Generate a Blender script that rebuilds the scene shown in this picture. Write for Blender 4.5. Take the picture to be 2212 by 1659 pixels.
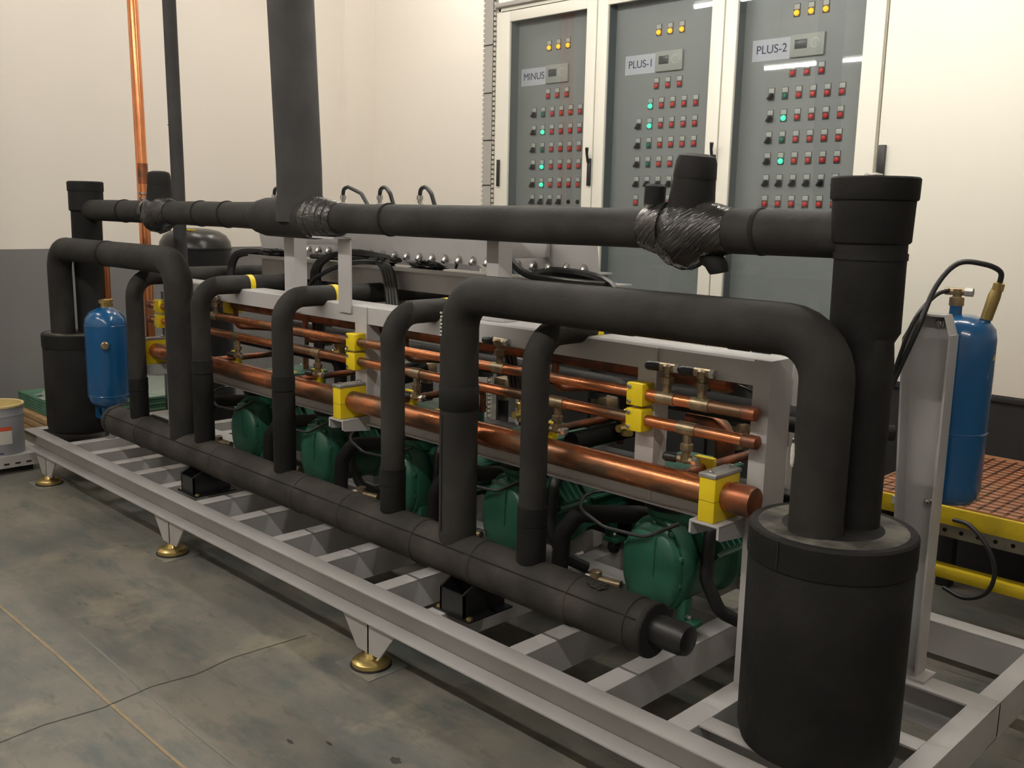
import bpy, bmesh, math, random
from mathutils import Vector, Matrix, noise
for o in list(bpy.data.objects): bpy.data.objects.remove(o, do_unlink=True)
S = bpy.context.scene
COL = S.collection
rnd = random.Random(7)
PI = math.pi

# ------------------------------------------------------------------ camera
cam = bpy.data.objects.new('camera', bpy.data.cameras.new('camera'))
COL.objects.link(cam); S.camera = cam
cam.data.sensor_width = 36.0
cam.data.lens = 2080.8 / 2212 * 36
cam.data.clip_start = 0.05
YAW, PITCH, ROLL = 0.7820346, 0.17654341, -0.02104397
fw = Vector((-math.sin(YAW) * math.cos(PITCH), math.cos(YAW) * math.cos(PITCH), -math.sin(PITCH)))
rt = Vector((math.cos(YAW), math.sin(YAW), 0)); dn = fw.cross(rt)
c_, s_ = math.cos(ROLL), math.sin(ROLL)
rt, dn = c_ * rt + s_ * dn, -s_ * rt + c_ * dn
mw = Matrix((rt, -dn, -fw)).transposed().to_4x4(); mw.translation = (0, 0, 1.6)
cam.matrix_world = mw

# ------------------------------------------------------------------ world, exposure, lamp power
w = bpy.data.worlds.new('World'); S.world = w; w.use_nodes = True
w.node_tree.nodes['Background'].inputs[0].default_value = (1, 0.97, 0.92, 1)
w.node_tree.nodes['Background'].inputs[1].default_value = 0.02
S.view_settings.view_transform = 'Standard'; S.view_settings.look = 'None'
S.view_settings.exposure = 0.0; S.view_settings.gamma = 1.0; S.view_settings.use_curve_mapping = False
TUBE_POWER = 132.0          # emission of the fluorescent tubes
TUBE_COL = (1.0, 0.95, 0.865)

# ------------------------------------------------------------------ materials
def rgb(c): return (c[0], c[1], c[2], 1)
def mat(name, col, rough=0.5, metal=0.0, col2=None, scale=6.0, lo=0.4, hi=0.6, bump=0.0, bscale=60.0,
        emit=None, estr=0.0, stretch=None, coat=0.0, detail=4.0, spec=0.5, rough2=None):
    m = bpy.data.materials.new(name); m.use_nodes = True
    nt = m.node_tree; p = nt.nodes['Principled BSDF']; L = nt.links.new
    p.inputs['Base Color'].default_value = rgb(col); p.inputs['Roughness'].default_value = rough
    p.inputs['Metallic'].default_value = metal; p.inputs['Coat Weight'].default_value = coat
    p.inputs['Specular IOR Level'].default_value = spec
    if emit:
        p.inputs['Emission Color'].default_value = rgb(emit); p.inputs['Emission Strength'].default_value = estr
    vec = None
    if col2 or bump:
        tc = nt.nodes.new('ShaderNodeTexCoord'); geo = nt.nodes.new('ShaderNodeNewGeometry'); vec = geo.outputs['Position']
        if stretch:
            mp = nt.nodes.new('ShaderNodeMapping'); mp.inputs['Scale'].default_value = stretch
            L(vec, mp.inputs['Vector']); vec = mp.outputs['Vector']
    if col2:
        n = nt.nodes.new('ShaderNodeTexNoise'); n.inputs['Scale'].default_value = scale; n.inputs['Detail'].default_value = detail
        L(vec, n.inputs['Vector'])
        mr = nt.nodes.new('ShaderNodeMapRange'); mr.inputs[1].default_value = lo; mr.inputs[2].default_value = hi
        L(n.outputs['Fac'], mr.inputs[0])
        mx = nt.nodes.new('ShaderNodeMix'); mx.data_type = 'RGBA'
        mx.inputs[6].default_value = rgb(col); mx.inputs[7].default_value = rgb(col2)
        L(mr.outputs[0], mx.inputs[0]); L(mx.outputs[2], p.inputs['Base Color'])
        if rough2 is not None:
            mr2 = nt.nodes.new('ShaderNodeMapRange'); mr2.inputs[3].default_value = rough; mr2.inputs[4].default_value = rough2
            L(mr.outputs[0], mr2.inputs[0]); L(mr2.outputs[0], p.inputs['Roughness'])
    if bump:
        n2 = nt.nodes.new('ShaderNodeTexNoise'); n2.inputs['Scale'].default_value = bscale; n2.inputs['Detail'].default_value = 3
        L(vec, n2.inputs['Vector'])
        b = nt.nodes.new('ShaderNodeBump'); b.inputs['Strength'].default_value = bump; b.inputs['Distance'].default_value = 0.01
        L(n2.outputs['Fac'], b.inputs['Height']); L(b.outputs['Normal'], p.inputs['Normal'])
    return m

INS_LIT = mat('foam_insulation_lit', (0.040, 0.039, 0.040), 0.75, spec=0.25, col2=(0.052, 0.050, 0.050), scale=5, bump=0.2, bscale=35)  # same foam as INS, lightened to put glare into the colour
INS = mat('foam_insulation', (0.020, 0.019, 0.0182), 0.72, spec=0.24, col2=(0.038, 0.0355, 0.033), scale=5, lo=0.42, hi=0.72, bump=0.25, bscale=35)
INS_D = mat('foam_insulation_dark', (0.0095, 0.009, 0.009), 0.72, spec=0.22, col2=(0.017, 0.016, 0.0155), scale=7, lo=0.4, hi=0.75, bump=0.2, bscale=45)
TAPE = mat('black_tape', (0.030, 0.029, 0.029), 0.22, col2=(0.050, 0.047, 0.045), scale=14, bump=0.5, bscale=30, stretch=(1, 1, 3))
WRAP = mat('black_film_wrap', (0.022, 0.021, 0.021), 0.16, col2=(0.034, 0.032, 0.031), scale=14)
def streaks(m):
    nt = m.node_tree; L = nt.links.new; p = nt.nodes['Principled BSDF']; g = nt.nodes.new('ShaderNodeNewGeometry')
    mp = nt.nodes.new('ShaderNodeMapping'); mp.inputs['Rotation'].default_value = (0, 0.7, 0)
    L(g.outputs['Position'], mp.inputs['Vector'])
    mp2 = nt.nodes.new('ShaderNodeMapping'); mp2.inputs['Scale'].default_value = (0.10, 0.10, 1); L(mp.outputs['Vector'], mp2.inputs['Vector'])
    n = nt.nodes.new('ShaderNodeTexNoise'); n.inputs['Scale'].default_value = 150; n.inputs['Detail'].default_value = 2; L(mp2.outputs['Vector'], n.inputs['Vector'])
    b = nt.nodes.new('ShaderNodeBump'); b.inputs['Strength'].default_value = 0.9; b.inputs['Distance'].default_value = 0.006
    L(n.outputs['Fac'], b.inputs['Height']); L(b.outputs['Normal'], p.inputs['Normal'])
streaks(WRAP)
INS_M = mat('worn_foam_insulation', (0.028, 0.0255, 0.0235), 0.75, spec=0.25, col2=(0.062, 0.055, 0.048), scale=6, lo=0.42, hi=0.72, bump=0.3, bscale=30)
LIDM = mat('dusty_lid', (0.030, 0.028, 0.025), 0.8, spec=0.25, col2=(0.135, 0.128, 0.108), scale=11, lo=0.36, hi=0.62, detail=6)
RUBBER = mat('black_rubber', (0.012, 0.012, 0.013), 0.42)
BLACKP = mat('black_paint', (0.010, 0.010, 0.011), 0.30)
MATTEB = mat('matte_black', (0.010, 0.009, 0.009), 0.8)
SILVER = mat('silver_grey_paint', (0.51, 0.495, 0.495), 0.38, col2=(0.45, 0.435, 0.43), scale=3, bump=0.04, bscale=150)
GALV = mat('galvanised_sheet', (0.42, 0.42, 0.41), 0.35, metal=0.55, col2=(0.34, 0.34, 0.33), scale=12)
COPPER = mat('copper', (0.66, 0.235, 0.10), 0.27, metal=0.88, col2=(0.20, 0.125, 0.078), scale=7, lo=0.44, hi=0.62, rough2=0.40, stretch=(0.7, 2.0, 2.0), detail=6)
COPPER_D = mat('tarnished_copper', (0.34, 0.115, 0.055), 0.36, metal=0.75, col2=(0.13, 0.075, 0.05), scale=12, lo=0.4, hi=0.6, rough2=0.5, detail=6)
COPPER_B = mat('bright_copper', (0.85, 0.33, 0.14), 0.28, metal=0.85, col2=(0.72, 0.27, 0.12), scale=5)
BRASS = mat('brass', (0.40, 0.31, 0.19), 0.34, metal=0.8, col2=(0.27, 0.21, 0.14), scale=40)
GOLD = mat('zinc_yellow_brass', (0.66, 0.50, 0.20), 0.28, metal=0.9)
STEEL = mat('bright_steel', (0.55, 0.54, 0.52), 0.25, metal=0.95)
YELLOW = mat('yellow_plastic', (0.80, 0.60, 0.012), 0.40)
YELLOWP = mat('yellow_paint', (0.62, 0.45, 0.015), 0.45, col2=(0.42, 0.31, 0.02), scale=7, lo=0.5, hi=0.75)
BLUE = mat('blue_enamel', (0.008, 0.085, 0.225), 0.22, coat=0.4)
GREEN = mat('green_enamel', (0.026, 0.125, 0.078), 0.36, col2=(0.020, 0.098, 0.062), scale=9, bump=0.06, bscale=90)
CABW = mat('cabinet_cream', (0.78, 0.755, 0.67), 0.40)
PANEL = mat('panel_grey', (0.365, 0.385, 0.385), 0.45)
PANELD = mat('panel_side_grey', (0.20, 0.235, 0.245), 0.5)
PAPER = mat('paper', (0.74, 0.76, 0.84), 0.7)
INK = mat('ink', (0.05, 0.055, 0.12), 0.8)
CTRL = mat('controller_plastic', (0.52, 0.54, 0.50), 0.45)
LCD = mat('lcd', (0.09, 0.10, 0.11), 0.2)
LEGEND = mat('legend_plate', (0.66, 0.67, 0.64), 0.4)
BEZ = mat('bezel_grey', (0.13, 0.14, 0.14), 0.5)
BLACKPL = mat('black_plastic', (0.018, 0.018, 0.020), 0.42)
REDL = mat('red_lens', (0.62, 0.055, 0.05), 0.3, emit=(1, 0.08, 0.07), estr=0.10)
GREENL = mat('green_lens_off', (0.03, 0.24, 0.17), 0.3)
GREENON = mat('green_lens_lit', (0.1, 0.8, 0.45), 0.3, emit=(0.05, 1.0, 0.48), estr=1.6)
ORANGEON = mat('orange_lens_lit', (1.0, 0.4, 0.02), 0.3, emit=(1.0, 0.36, 0.02), estr=2.2)
WALLW = mat('white_wall_paint', (0.88, 0.83, 0.765), 0.75, bump=0.03, bscale=90)
CEILM = mat('ceiling_paint', (0.62, 0.60, 0.55), 0.9)
WOOD = mat('plywood', (0.50, 0.33, 0.17), 0.7, col2=(0.40, 0.25, 0.12), scale=14, stretch=(1, 1, 6))
DECK = mat('brown_film_plywood', (0.42, 0.19, 0.10), 0.45, col2=(0.34, 0.15, 0.08), scale=30)
GREENPK = mat('green_board', (0.10, 0.24, 0.16), 0.6, col2=(0.07, 0.18, 0.12), scale=9)
GREENPL = mat('clear_wrap_green', (0.30, 0.36, 0.31), 0.35)
PAIL = mat('pail_grey', (0.30, 0.31, 0.34), 0.42)
CREAM = mat('pail_cream', (0.66, 0.55, 0.27), 0.45)
REDP = mat('red_print', (0.62, 0.09, 0.035), 0.6)
WHITEP = mat('white_print', (0.60, 0.58, 0.52), 0.6)
TRUNK = mat('grey_trunking', (0.42, 0.40, 0.37), 0.6)
TRUNKL = mat('slotted_trunking', (0.66, 0.63, 0.56), 0.6)
TUBEM = mat('fluorescent_tube', (0.9, 0.9, 0.9), 0.4, emit=TUBE_COL, estr=TUBE_POWER)
FIXT = mat('lamp_housing', (0.7, 0.7, 0.68), 0.5)
def left_wall_mat():
    m = mat('two_tone_wall', (0.88, 0.83, 0.765), 0.75); nt = m.node_tree; L = nt.links.new
    g = nt.nodes.new('ShaderNodeNewGeometry'); s = nt.nodes.new('ShaderNodeSeparateXYZ'); L(g.outputs['Position'], s.inputs[0])
    gt = nt.nodes.new('ShaderNodeMath'); gt.operation = 'GREATER_THAN'; gt.inputs[1].default_value = 1.262; L(s.outputs['Z'], gt.inputs[0])
    mx = nt.nodes.new('ShaderNodeMix'); mx.data_type = 'RGBA'
    mx.inputs[6].default_value = (0.205, 0.20, 0.203, 1); mx.inputs[7].default_value = (0.88, 0.83, 0.765, 1)
    L(gt.outputs[0], mx.inputs[0]); L(mx.outputs[2], nt.nodes['Principled BSDF'].inputs['Base Color'])
    return m
WALL2 = left_wall_mat()
def floor_mat():
    m = bpy.data.materials.new('worn_concrete'); m.use_nodes = True; nt = m.node_tree; L = nt.links.new
    p = nt.nodes['Principled BSDF']; g = nt.nodes.new('ShaderNodeNewGeometry')
    def nz(scale, st, detail=6):
        mp = nt.nodes.new('ShaderNodeMapping'); mp.inputs['Scale'].default_value = st; L(g.outputs['Position'], mp.inputs['Vector'])
        n = nt.nodes.new('ShaderNodeTexNoise'); n.inputs['Scale'].default_value = scale; n.inputs['Detail'].default_value = detail
        n.inputs['Roughness'].default_value = 0.65
        L(mp.outputs['Vector'], n.inputs['Vector']); return n.outputs['Fac']
    def mixc(a, b, f, lo, hi):
        mr = nt.nodes.new('ShaderNodeMapRange'); mr.inputs[1].default_value = lo; mr.inputs[2].default_value = hi; L(f, mr.inputs[0])
        mx = nt.nodes.new('ShaderNodeMix'); mx.data_type = 'RGBA'
        for s, v in ((6, a), (7, b)):
            if isinstance(v, tuple): mx.inputs[s].default_value = rgb(v)
            else: L(v, mx.inputs[s])
        L(mr.outputs[0], mx.inputs[0]); return mx.outputs[2]
    c = mixc((0.135, 0.137, 0.125), (0.225, 0.205, 0.172), nz(1.6, (1, 1.6, 1), 8), 0.38, 0.62)
    c = mixc(c, (0.105, 0.118, 0.112), nz(3.1, (0.8, 2.2, 1), 8), 0.50, 0.66)
    c = mixc(c, (0.29, 0.258, 0.20), nz(2.4, (1.2, 1, 1), 9), 0.55, 0.70)
    c = mixc(c, (0.085, 0.08, 0.072), nz(7, (1, 3, 1), 9), 0.57, 0.75)
    L(c, p.inputs['Base Color'])
    mr = nt.nodes.new('ShaderNodeMapRange'); mr.inputs[3].default_value = 0.40; mr.inputs[4].default_value = 0.62
    L(nz(5, (1, 1, 1)), mr.inputs[0]); L(mr.outputs[0], p.inputs['Roughness'])
    b = nt.nodes.new('ShaderNodeBump'); b.inputs['Strength'].default_value = 0.08; b.inputs['Distance'].default_value = 0.01
    L(nz(30, (1, 1, 1)), b.inputs['Height']); L(b.outputs['Normal'], p.inputs['Normal'])
    return m
FLOORM = floor_mat()
def glass_mat():
    m = bpy.data.materials.new('cabinet_glass'); m.use_nodes = True; nt = m.node_tree; L = nt.links.new
    nt.nodes.remove(nt.nodes['Principled BSDF'])
    t = nt.nodes.new('ShaderNodeBsdfTransparent'); t.inputs[0].default_value = (0.85, 0.86, 0.86, 1)
    gl = nt.nodes.new('ShaderNodeBsdfGlossy'); gl.inputs['Roughness'].default_value = 0.02
    g = nt.nodes.new('ShaderNodeNewGeometry')
    def mth(op, a, b):
        n = nt.nodes.new('ShaderNodeMath'); n.operation = op
        for i, v in enumerate((a, b)):
            if v is None: continue
            if isinstance(v, (int, float)): n.inputs[i].default_value = v
            else: L(v, n.inputs[i])
        return n.outputs[0]
    dt = nt.nodes.new('ShaderNodeVectorMath'); dt.operation = 'DOT_PRODUCT'; L(g.outputs['Normal'], dt.inputs[0]); L(g.outputs['Incoming'], dt.inputs[1])
    fr = mth('ADD', mth('MULTIPLY', mth('POWER', mth('SUBTRACT', 1.0, mth('ABSOLUTE', dt.outputs['Value'], None)), 5.0), 0.96), 0.04)
    mx = nt.nodes.new('ShaderNodeMixShader'); L(fr, mx.inputs[0]); L(t.outputs[0], mx.inputs[1]); L(gl.outputs[0], mx.inputs[2])
    L(mx.outputs[0], nt.nodes['Material Output'].inputs['Surface']); return m
GLASS = glass_mat()

# ------------------------------------------------------------------ mesh helpers
class MB:
    def __init__(s): s.v = []; s.f = []
    def raw(s, v, f):
        n = len(s.v); s.v += [tuple(x) for x in v]; s.f += [tuple(i + n for i in q) for q in f]; return s
    def box(s, x0, x1, y0, y1, z0, z1, bev=0.0):
        bm = bmesh.new(); bmesh.ops.create_cube(bm, size=1)
        for v in bm.verts:
            v.co = Vector((x0 + (v.co.x + .5) * (x1 - x0), y0 + (v.co.y + .5) * (y1 - y0), z0 + (v.co.z + .5) * (z1 - z0)))
        if bev: bmesh.ops.bevel(bm, geom=bm.edges[:], offset=bev, segments=2, affect='EDGES', profile=0.5)
        return s.bm(bm)
    def bm(s, bm, M=None):
        bm.verts.index_update()
        s.raw([(M @ v.co if M else v.co.copy()) for v in bm.verts], [[v.index for v in f.verts] for f in bm.faces]); bm.free(); return s
    def rings(s, rings, cap=True, close=False):
        n = len(rings[0]); v = [p for r in rings for p in r]; f = []
        for i in range(len(rings) - 1):
            for k in range(n):
                a, b = i * n + k, i * n + (k + 1) % n; f.append((a, b, b + n, a + n))
        if close:
            i = len(rings) - 1
            for k in range(n):
                f.append((i * n + k, i * n + (k + 1) % n, (k + 1) % n, k))
        elif cap:
            f.append(tuple(range(n - 1, -1, -1))); f.append(tuple((len(rings) - 1) * n + k for k in range(n)))
        return s.raw(v, f)
    def tube(s, pts, r, seg=16, fillet=0.0, fs=7, cap=True):
        P = [Vector(p) for p in pts]
        if fillet:
            Q = [P[0]]
            for i in range(1, len(P) - 1):
                a = (P[i - 1] - P[i]); b = (P[i + 1] - P[i]); d1, d2 = a.normalized(), b.normalized()
                ang = d1.angle(d2)
                if ang > PI - 0.02: Q.append(P[i]); continue
                t = min(fillet / math.tan(ang / 2), a.length * 0.49, b.length * 0.49); R = t * math.tan(ang / 2)
                cen = P[i] + (d1 + d2).normalized() * (R / math.sin(ang / 2))
                s0 = P[i] + d1 * t - cen; s1 = P[i] + d2 * t - cen; tot = s0.angle(s1); ax = s0.cross(s1).normalized()
                for k in range(fs + 1): Q.append(cen + Matrix.Rotation(tot * k / fs, 3, ax) @ s0)
            Q.append(P[-1]); P = Q
        T = []
        for i in range(len(P)):
            t = (P[min(i + 1, len(P) - 1)] - P[max(i - 1, 0)]); T.append(t.normalized())
        up = Vector((0, 0, 1)) if abs(T[0].z) < 0.9 else Vector((0, 1, 0))
        n = (up - T[0] * up.dot(T[0])).normalized(); R = []
        rr = r if isinstance(r, (list, tuple)) else [r] * len(P)
        for i in range(len(P)):
            if i:
                q = T[i - 1].rotation_difference(T[i]); n = q @ n; n = (n - T[i] * n.dot(T[i])).normalized()
            b = T[i].cross(n)
            R.append([P[i] + rr[i] * (math.cos(2 * PI * k / seg) * n + math.sin(2 * PI * k / seg) * b) for k in range(seg)])
        return s.rings(R, cap)
    def lathe(s, prof, origin, axis=(0, 0, 1), seg=28, cap=True):
        ax = Vector(axis).normalized(); o = Vector(origin)
        u = ax.orthogonal().normalized(); vv = ax.cross(u)
        return s.rings([[o + ax * h + rad * (math.cos(2 * PI * k / seg) * u + math.sin(2 * PI * k / seg) * vv) for k in range(seg)] for rad, h in prof], cap)
    def cyl(s, p0, p1, r, seg=20, bev=0.0):
        p0, p1 = Vector(p0), Vector(p1); L = (p1 - p0).length
        pr = [(r, 0), (r, L)] if not bev else [(r - bev, 0), (r, bev), (r, L - bev), (r - bev, L)]
        return s.lathe(pr, p0, p1 - p0, seg)
    def prism(s, poly, axis, a0, a1):
        # poly in the two other axes (in xyz order), extruded along axis
        def mk(p, a):
            q = [0, 0, 0]; o = [i for i in range(3) if i != axis]; q[o[0]], q[o[1]], q[axis] = p[0], p[1], a; return q
        return s.rings([[mk(p, a0) for p in poly], [mk(p, a1) for p in poly]])
    def lump(s, c, rx, ry, rz, amp=0.12, fr=9, seg=28, rg=16, seed=0):
        R = []
        for i in range(rg + 1):
            th = PI * i / rg; th = min(max(th, 0.02), PI - 0.02); ring = []
            for k in range(seg):
                ph = 2 * PI * k / seg; d = Vector((math.sin(th) * math.cos(ph), math.sin(th) * math.sin(ph), math.cos(th)))
                q = 1 + amp * noise.noise(d * fr * 0.3 + Vector((seed, 0, 0))) + amp * 0.5 * noise.noise(d * fr * 0.8 + Vector((0, seed, 0)))
                ring.append((c[0] + rx * q * d.x, c[1] + ry * q * d.y, c[2] + rz * q * d.z))
            R.append(ring)
        return s.rings(R)
    def build(s, name, m, parent=None, smooth=True, angle=38):
        off = Vector((0, 0, 0)); p = parent
        while p is not None: off += p.location; p = p.parent
        me = bpy.data.meshes.new(name); me.from_pydata([Vector(v) - off for v in s.v], [], s.f)
        bmx = bmesh.new(); bmx.from_mesh(me); bmesh.ops.recalc_face_normals(bmx, faces=bmx.faces); bmx.to_mesh(me); bmx.free()
        if smooth:
            me.polygons.foreach_set('use_smooth', [True] * len(me.polygons)); me.set_sharp_from_angle(angle=math.radians(angle))
        me.materials.append(m); o = bpy.data.objects.new(name, me); COL.objects.link(o); o.parent = parent
        return o
def thing(name, label, cat, loc, group=None):
    o = bpy.data.objects.new(name, None); COL.objects.link(o); o.location = loc; o.empty_display_size = 0.05
    o['label'] = label; o['category'] = cat
    if group: o['group'] = group
    return o
def tag(o, label, cat, group=None):
    o['label'] = label; o['category'] = cat
    if group: o['group'] = group
    return o
def struct(o): o['kind'] = 'structure'; return o
def copy_tree(o, parent=None):
    c = o.copy(); COL.objects.link(c); c.parent = parent
    for ch in list(o.children): copy_tree(ch, c)
    return c

# ------------------------------------------------------------------ room
XW, YB, YC = -7.5, 5.59, 4.5
struct(MB().box(-7.6, 3.6, -3.6, 5.7, -0.1, 0.0).build('floor', FLOORM, smooth=False))
struct(MB().box(-7.6, 3.6, -3.6, 5.7, 4.3, 4.4).build('ceiling', CEILM, smooth=False))
struct(MB().box(XW - 0.1, XW, -3.6, 5.7, 0, 4.3).build('wall_left', WALL2, smooth=False))
struct(MB().box(XW, 3.5, YB, YB + 0.1, 0, 4.3).build('wall_back', WALL2, smooth=False))
struct(MB().box(3.5, 3.6, -3.6, 5.7, 0, 4.3).build('wall_right', WALL2, smooth=False))
struct(MB().box(XW, 3.5, -3.6, -3.5, 0, 4.3).build('wall_front', WALL2, smooth=False))
struct(MB().box(XW, -7.414, 5.27, YB, 0, 4.3).build('trim_1', WALL2, smooth=False))
# saw-cut joints in the floor slab, filled with sealant
JOINT = mat('joint_filler', (0.34, 0.25, 0.14), 0.7, col2=(0.26, 0.21, 0.14), scale=20)
JOINT2 = mat('joint_grey', (0.21, 0.21, 0.19), 0.7)
JOINT2B = mat('hairline_crack', (0.085, 0.082, 0.074), 0.9)
CRACK = mat('crack', (0.05, 0.048, 0.042), 0.9)
def strip(name, pts, wd, m, z=0.0015):
    v = []; f = []
    for i, p in enumerate(pts):
        a = Vector(pts[max(i - 1, 0)]); b = Vector(pts[min(i + 1, len(pts) - 1)]); d = (b - a).normalized(); n = Vector((-d.y, d.x)) * wd / 2
        v += [(p[0] + n.x, p[1] + n.y, z), (p[0] - n.x, p[1] - n.y, z)]
        if i: f.append((2 * i - 2, 2 * i - 1, 2 * i + 1, 2 * i))
    return struct(MB().raw(v, f).build(name, m, smooth=False))
strip('trim_2', [(x, 1.151 + 0.004 * math.sin(x * 5)) for x in [-7.4 + 0.4 * i for i in range(20)]], 0.011, JOINT)
strip('trim_3', [(x, 1.272 + 0.008 * math.sin(x * 3)) for x in [-3.55 + 0.1 * i for i in range(22)]], 0.009, JOINT2)
strip('trim_4', [(-2.93, 0.7), (-2.96, 0.95), (-2.94, 1.12), (-2.97, 1.3), (-2.95, 1.45), (-2.98, 1.6), (-2.96, 1.9)], 0.0045, JOINT2B)
# spots dropped on the slab
for i, (x, y, a, b) in enumerate(((-2.06, 1.62, 0.022, 0.014), (-2.36, 1.45, 0.018, 0.006), (-2.27, 1.53, 0.016, 0.005), (-6.0, 1.25, 0.16, 0.05))):
    n = 14; pts = [(x + a * math.cos(2 * PI * k / n) * (1 + .25 * math.sin(k * 2.3 + i)), y + b * math.sin(2 * PI * k / n) * (1 + .2 * math.cos(k * 1.7)), 0.0012) for k in range(n)]
    struct(MB().raw(pts, [tuple(range(n))]).build('trim_%d' % (5 + i), CRACK, smooth=False))

# ------------------------------------------------------------------ fluorescent lamps
def lamp(x, y, lab, z=3.06):
    t = thing('tube_lamp', lab, 'lamp', (x, y, z), 'ceiling tube lamps')
    MB().box(x - 0.62, x + 0.62, y - 0.05, y + 0.05, z + 0.025, z + 0.075, 0.008).build('housing', FIXT, t)
    MB().cyl((x - 0.59, y, z), (x + 0.59, y, z), 0.014, 10).build('tube', TUBEM, t)
    for sx in (-1, 1):
        MB().box(x + sx * 0.60 - 0.012, x + sx * 0.60 + 0.012, y - 0.02, y + 0.02, z - 0.02, z + 0.03).build('end_socket', FIXT, t)
        MB().cyl((x + sx * 0.45, y, z + 0.07), (x + sx * 0.45, y, 4.3), 0.004, 6).build('hanger', STEEL, t)
ORD = ('nearest the left wall', 'second from the left wall', 'third from the left wall', 'fourth from the left wall', 'fifth from the left wall', 'sixth from the left wall')
for i, x in enumerate((-4.72, -3.32, -2.0, -0.7, 0.65)):
    lamp(x, 0.2, 'tube lamp over the aisle, ' + ORD[i])
for i, x in enumerate((-3.60, -2.3, -1.0)):
    lamp(x, 3.05, 'tube lamp before the cabinets, ' + ORD[i])
for i, y in enumerate((1.0, 3.2)):
    lamp(-6.0, y, 'added high tube lamp brightening the left wall, ' + ('the front one', 'the rear one')[i], 4.05)  # unseen lamps, added to brighten the left wall
lamp(-5.6, 4.6, 'added tube lamp brightening the far left rear corner', 4.05)  # unseen lamp, added to brighten the back wall near the corner

# ------------------------------------------------------------------ skid frame
FR = thing('skid_frame', 'silver grey welded steel skid frame carrying the pipework, on yellow-brass feet', 'frame', (-3.35, 2.58, 0))
ZT, ZB = 0.28, 0.165
XL, XR = -5.95, -0.78
def channel_x(x0, x1, y0, y1, name, opening=-1):
    t = 0.008; m = MB()
    m.box(x0, x1, y0, y1, ZT - t, ZT, 0.002); m.box(x0, x1, y0, y1, ZB, ZB + t, 0.002)
    if opening < 0: m.box(x0, x1, y1 - t, y1, ZB + t, ZT - t)
    else: m.box(x0, x1, y0, y0 + t, ZB + t, ZT - t)
    return m.build(name, SILVER, FR)
def channel_y(x0, x1, y0, y1, name, opening=-1):
    t = 0.007; m = MB()
    m.box(x0, x1, y0, y1, ZT - t, ZT - 0.0005, 0.002); m.box(x0, x1, y0, y1, ZB, ZB + t, 0.002)
    if opening < 0: m.box(x1 - t, x1, y0, y1, ZB + t, ZT - t)
    else: m.box(x0, x0 + t, y0, y1, ZB + t, ZT - t)
    return m.build(name, SILVER, FR)
channel_x(XL, XR, 1.908, 1.98, 'front_rail')
channel_x(XL, XR, 3.17, 3.24, 'rear_rail', 1)
channel_x(XL, XR, 2.665, 2.755, 'middle_rail')
channel_x(XL + 0.07, -4.83, 2.30, 2.36, 'inner_rail'); channel_x(-1.29, -0.84, 2.33, 2.39, 'inner_rail')
channel_x(-1.29, -0.84, 2.025, 2.085, 'inner_rail')
channel_y(-0.84, XR, 1.98, 3.17, 'end_beam'); channel_y(XL, XL + 0.07, 1.98, 3.17, 'end_beam', 1)
for x in (-5.45, -5.17, -4.895, -4.633, -4.331, -3.978, -3.666, -3.323, -3.008, -2.641, -2.347, -1.956, -1.643, -1.36):
    channel_y(x, x + 0.07, 1.98, 3.17, 'cross_member')
def foot(x, y):
    g = MB().prism([(x - 0.155, ZB), (x + 0.155, ZB), (x + 0.065, 0.05), (x - 0.065, 0.05)], 1, y - 0.004, y + 0.004)
    g.prism([(y - 0.004, ZB), (y + 0.05, ZB), (y + 0.03, 0.05), (y - 0.004, 0.05)], 0, x - 0.004, x + 0.004)
    ft = g.build('foot', SILVER, FR, smooth=False)
    MB().lathe([(0.069, 0.006), (0.070, 0.012), (0.068, 0.022), (0.058, 0.030), (0.030, 0.034), (0.022, 0.050)], (x, y + 0.01, 0)).build('levelling_pad', GOLD, ft)
    MB().lathe([(0.074, 0.0), (0.074, 0.008)], (x, y + 0.01, 0)).build('rubber_pad', RUBBER, ft)
    MB().box(x - 0.10, x + 0.10, y - 0.075, y + 0.10, 0.0, 0.003).build('base_shim', GALV, ft)
for x in (-5.67, -4.13, -2.60): foot(x, 1.925)
foot(-1.05, 1.925)
for x in (-5.67, -4.13, -2.60, -1.45): foot(x, 3.20)
# upper frame: posts, top beam, copper shelf rail
YP = 2.29
def post(x0, x1, z1, y0=YP, y1=2.405, z0=ZT):
    t = 0.005; m = MB()
    m.box(x0, x1, y0, y0 + t, z0, z1); m.box(x0, x0 + t, y0 + t, y1, z0, z1); m.box(x1 - t, x1, y0 + t, y1, z0, z1)
    return m.build('post', SILVER, FR, smooth=False)
post(-1.352, -1.300, 1.2215); post(-1.738, -1.67, 1.217, 2.284, 2.35, 0.745); post(-3.164, -3.087, 1.217, 2.284, 2.35, 0.745); post(-4.87, -4.80, 1.15)
m = MB()
m.prism([(YP, 1.168), (YP, 1.216), (YP + 0.006, 1.222), (2.405, 1.222), (2.405, 1.168), (2.400, 1.168), (2.400, 1.216), (YP + 0.008, 1.216), (YP + 0.006, 1.168)], 0, -4.95, -1.3525)
m.box(-4.95, -1.3525, YP, YP + 0.03, 1.150, 1.168)
m.box(-1.3525, -1.2998, YP + 0.005, 2.405, 1.2165, 1.222)
m.build('top_beam', SILVER, FR, smooth=False)
MB().box(-4.90, -1.355, YP - 0.004, YP - 0.0002, 0.752, 0.790).box(-4.90, -1.355, YP - 0.022, YP - 0.004, 0.748, 0.753).build('shelf_rail', SILVER, FR, smooth=False)
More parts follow.
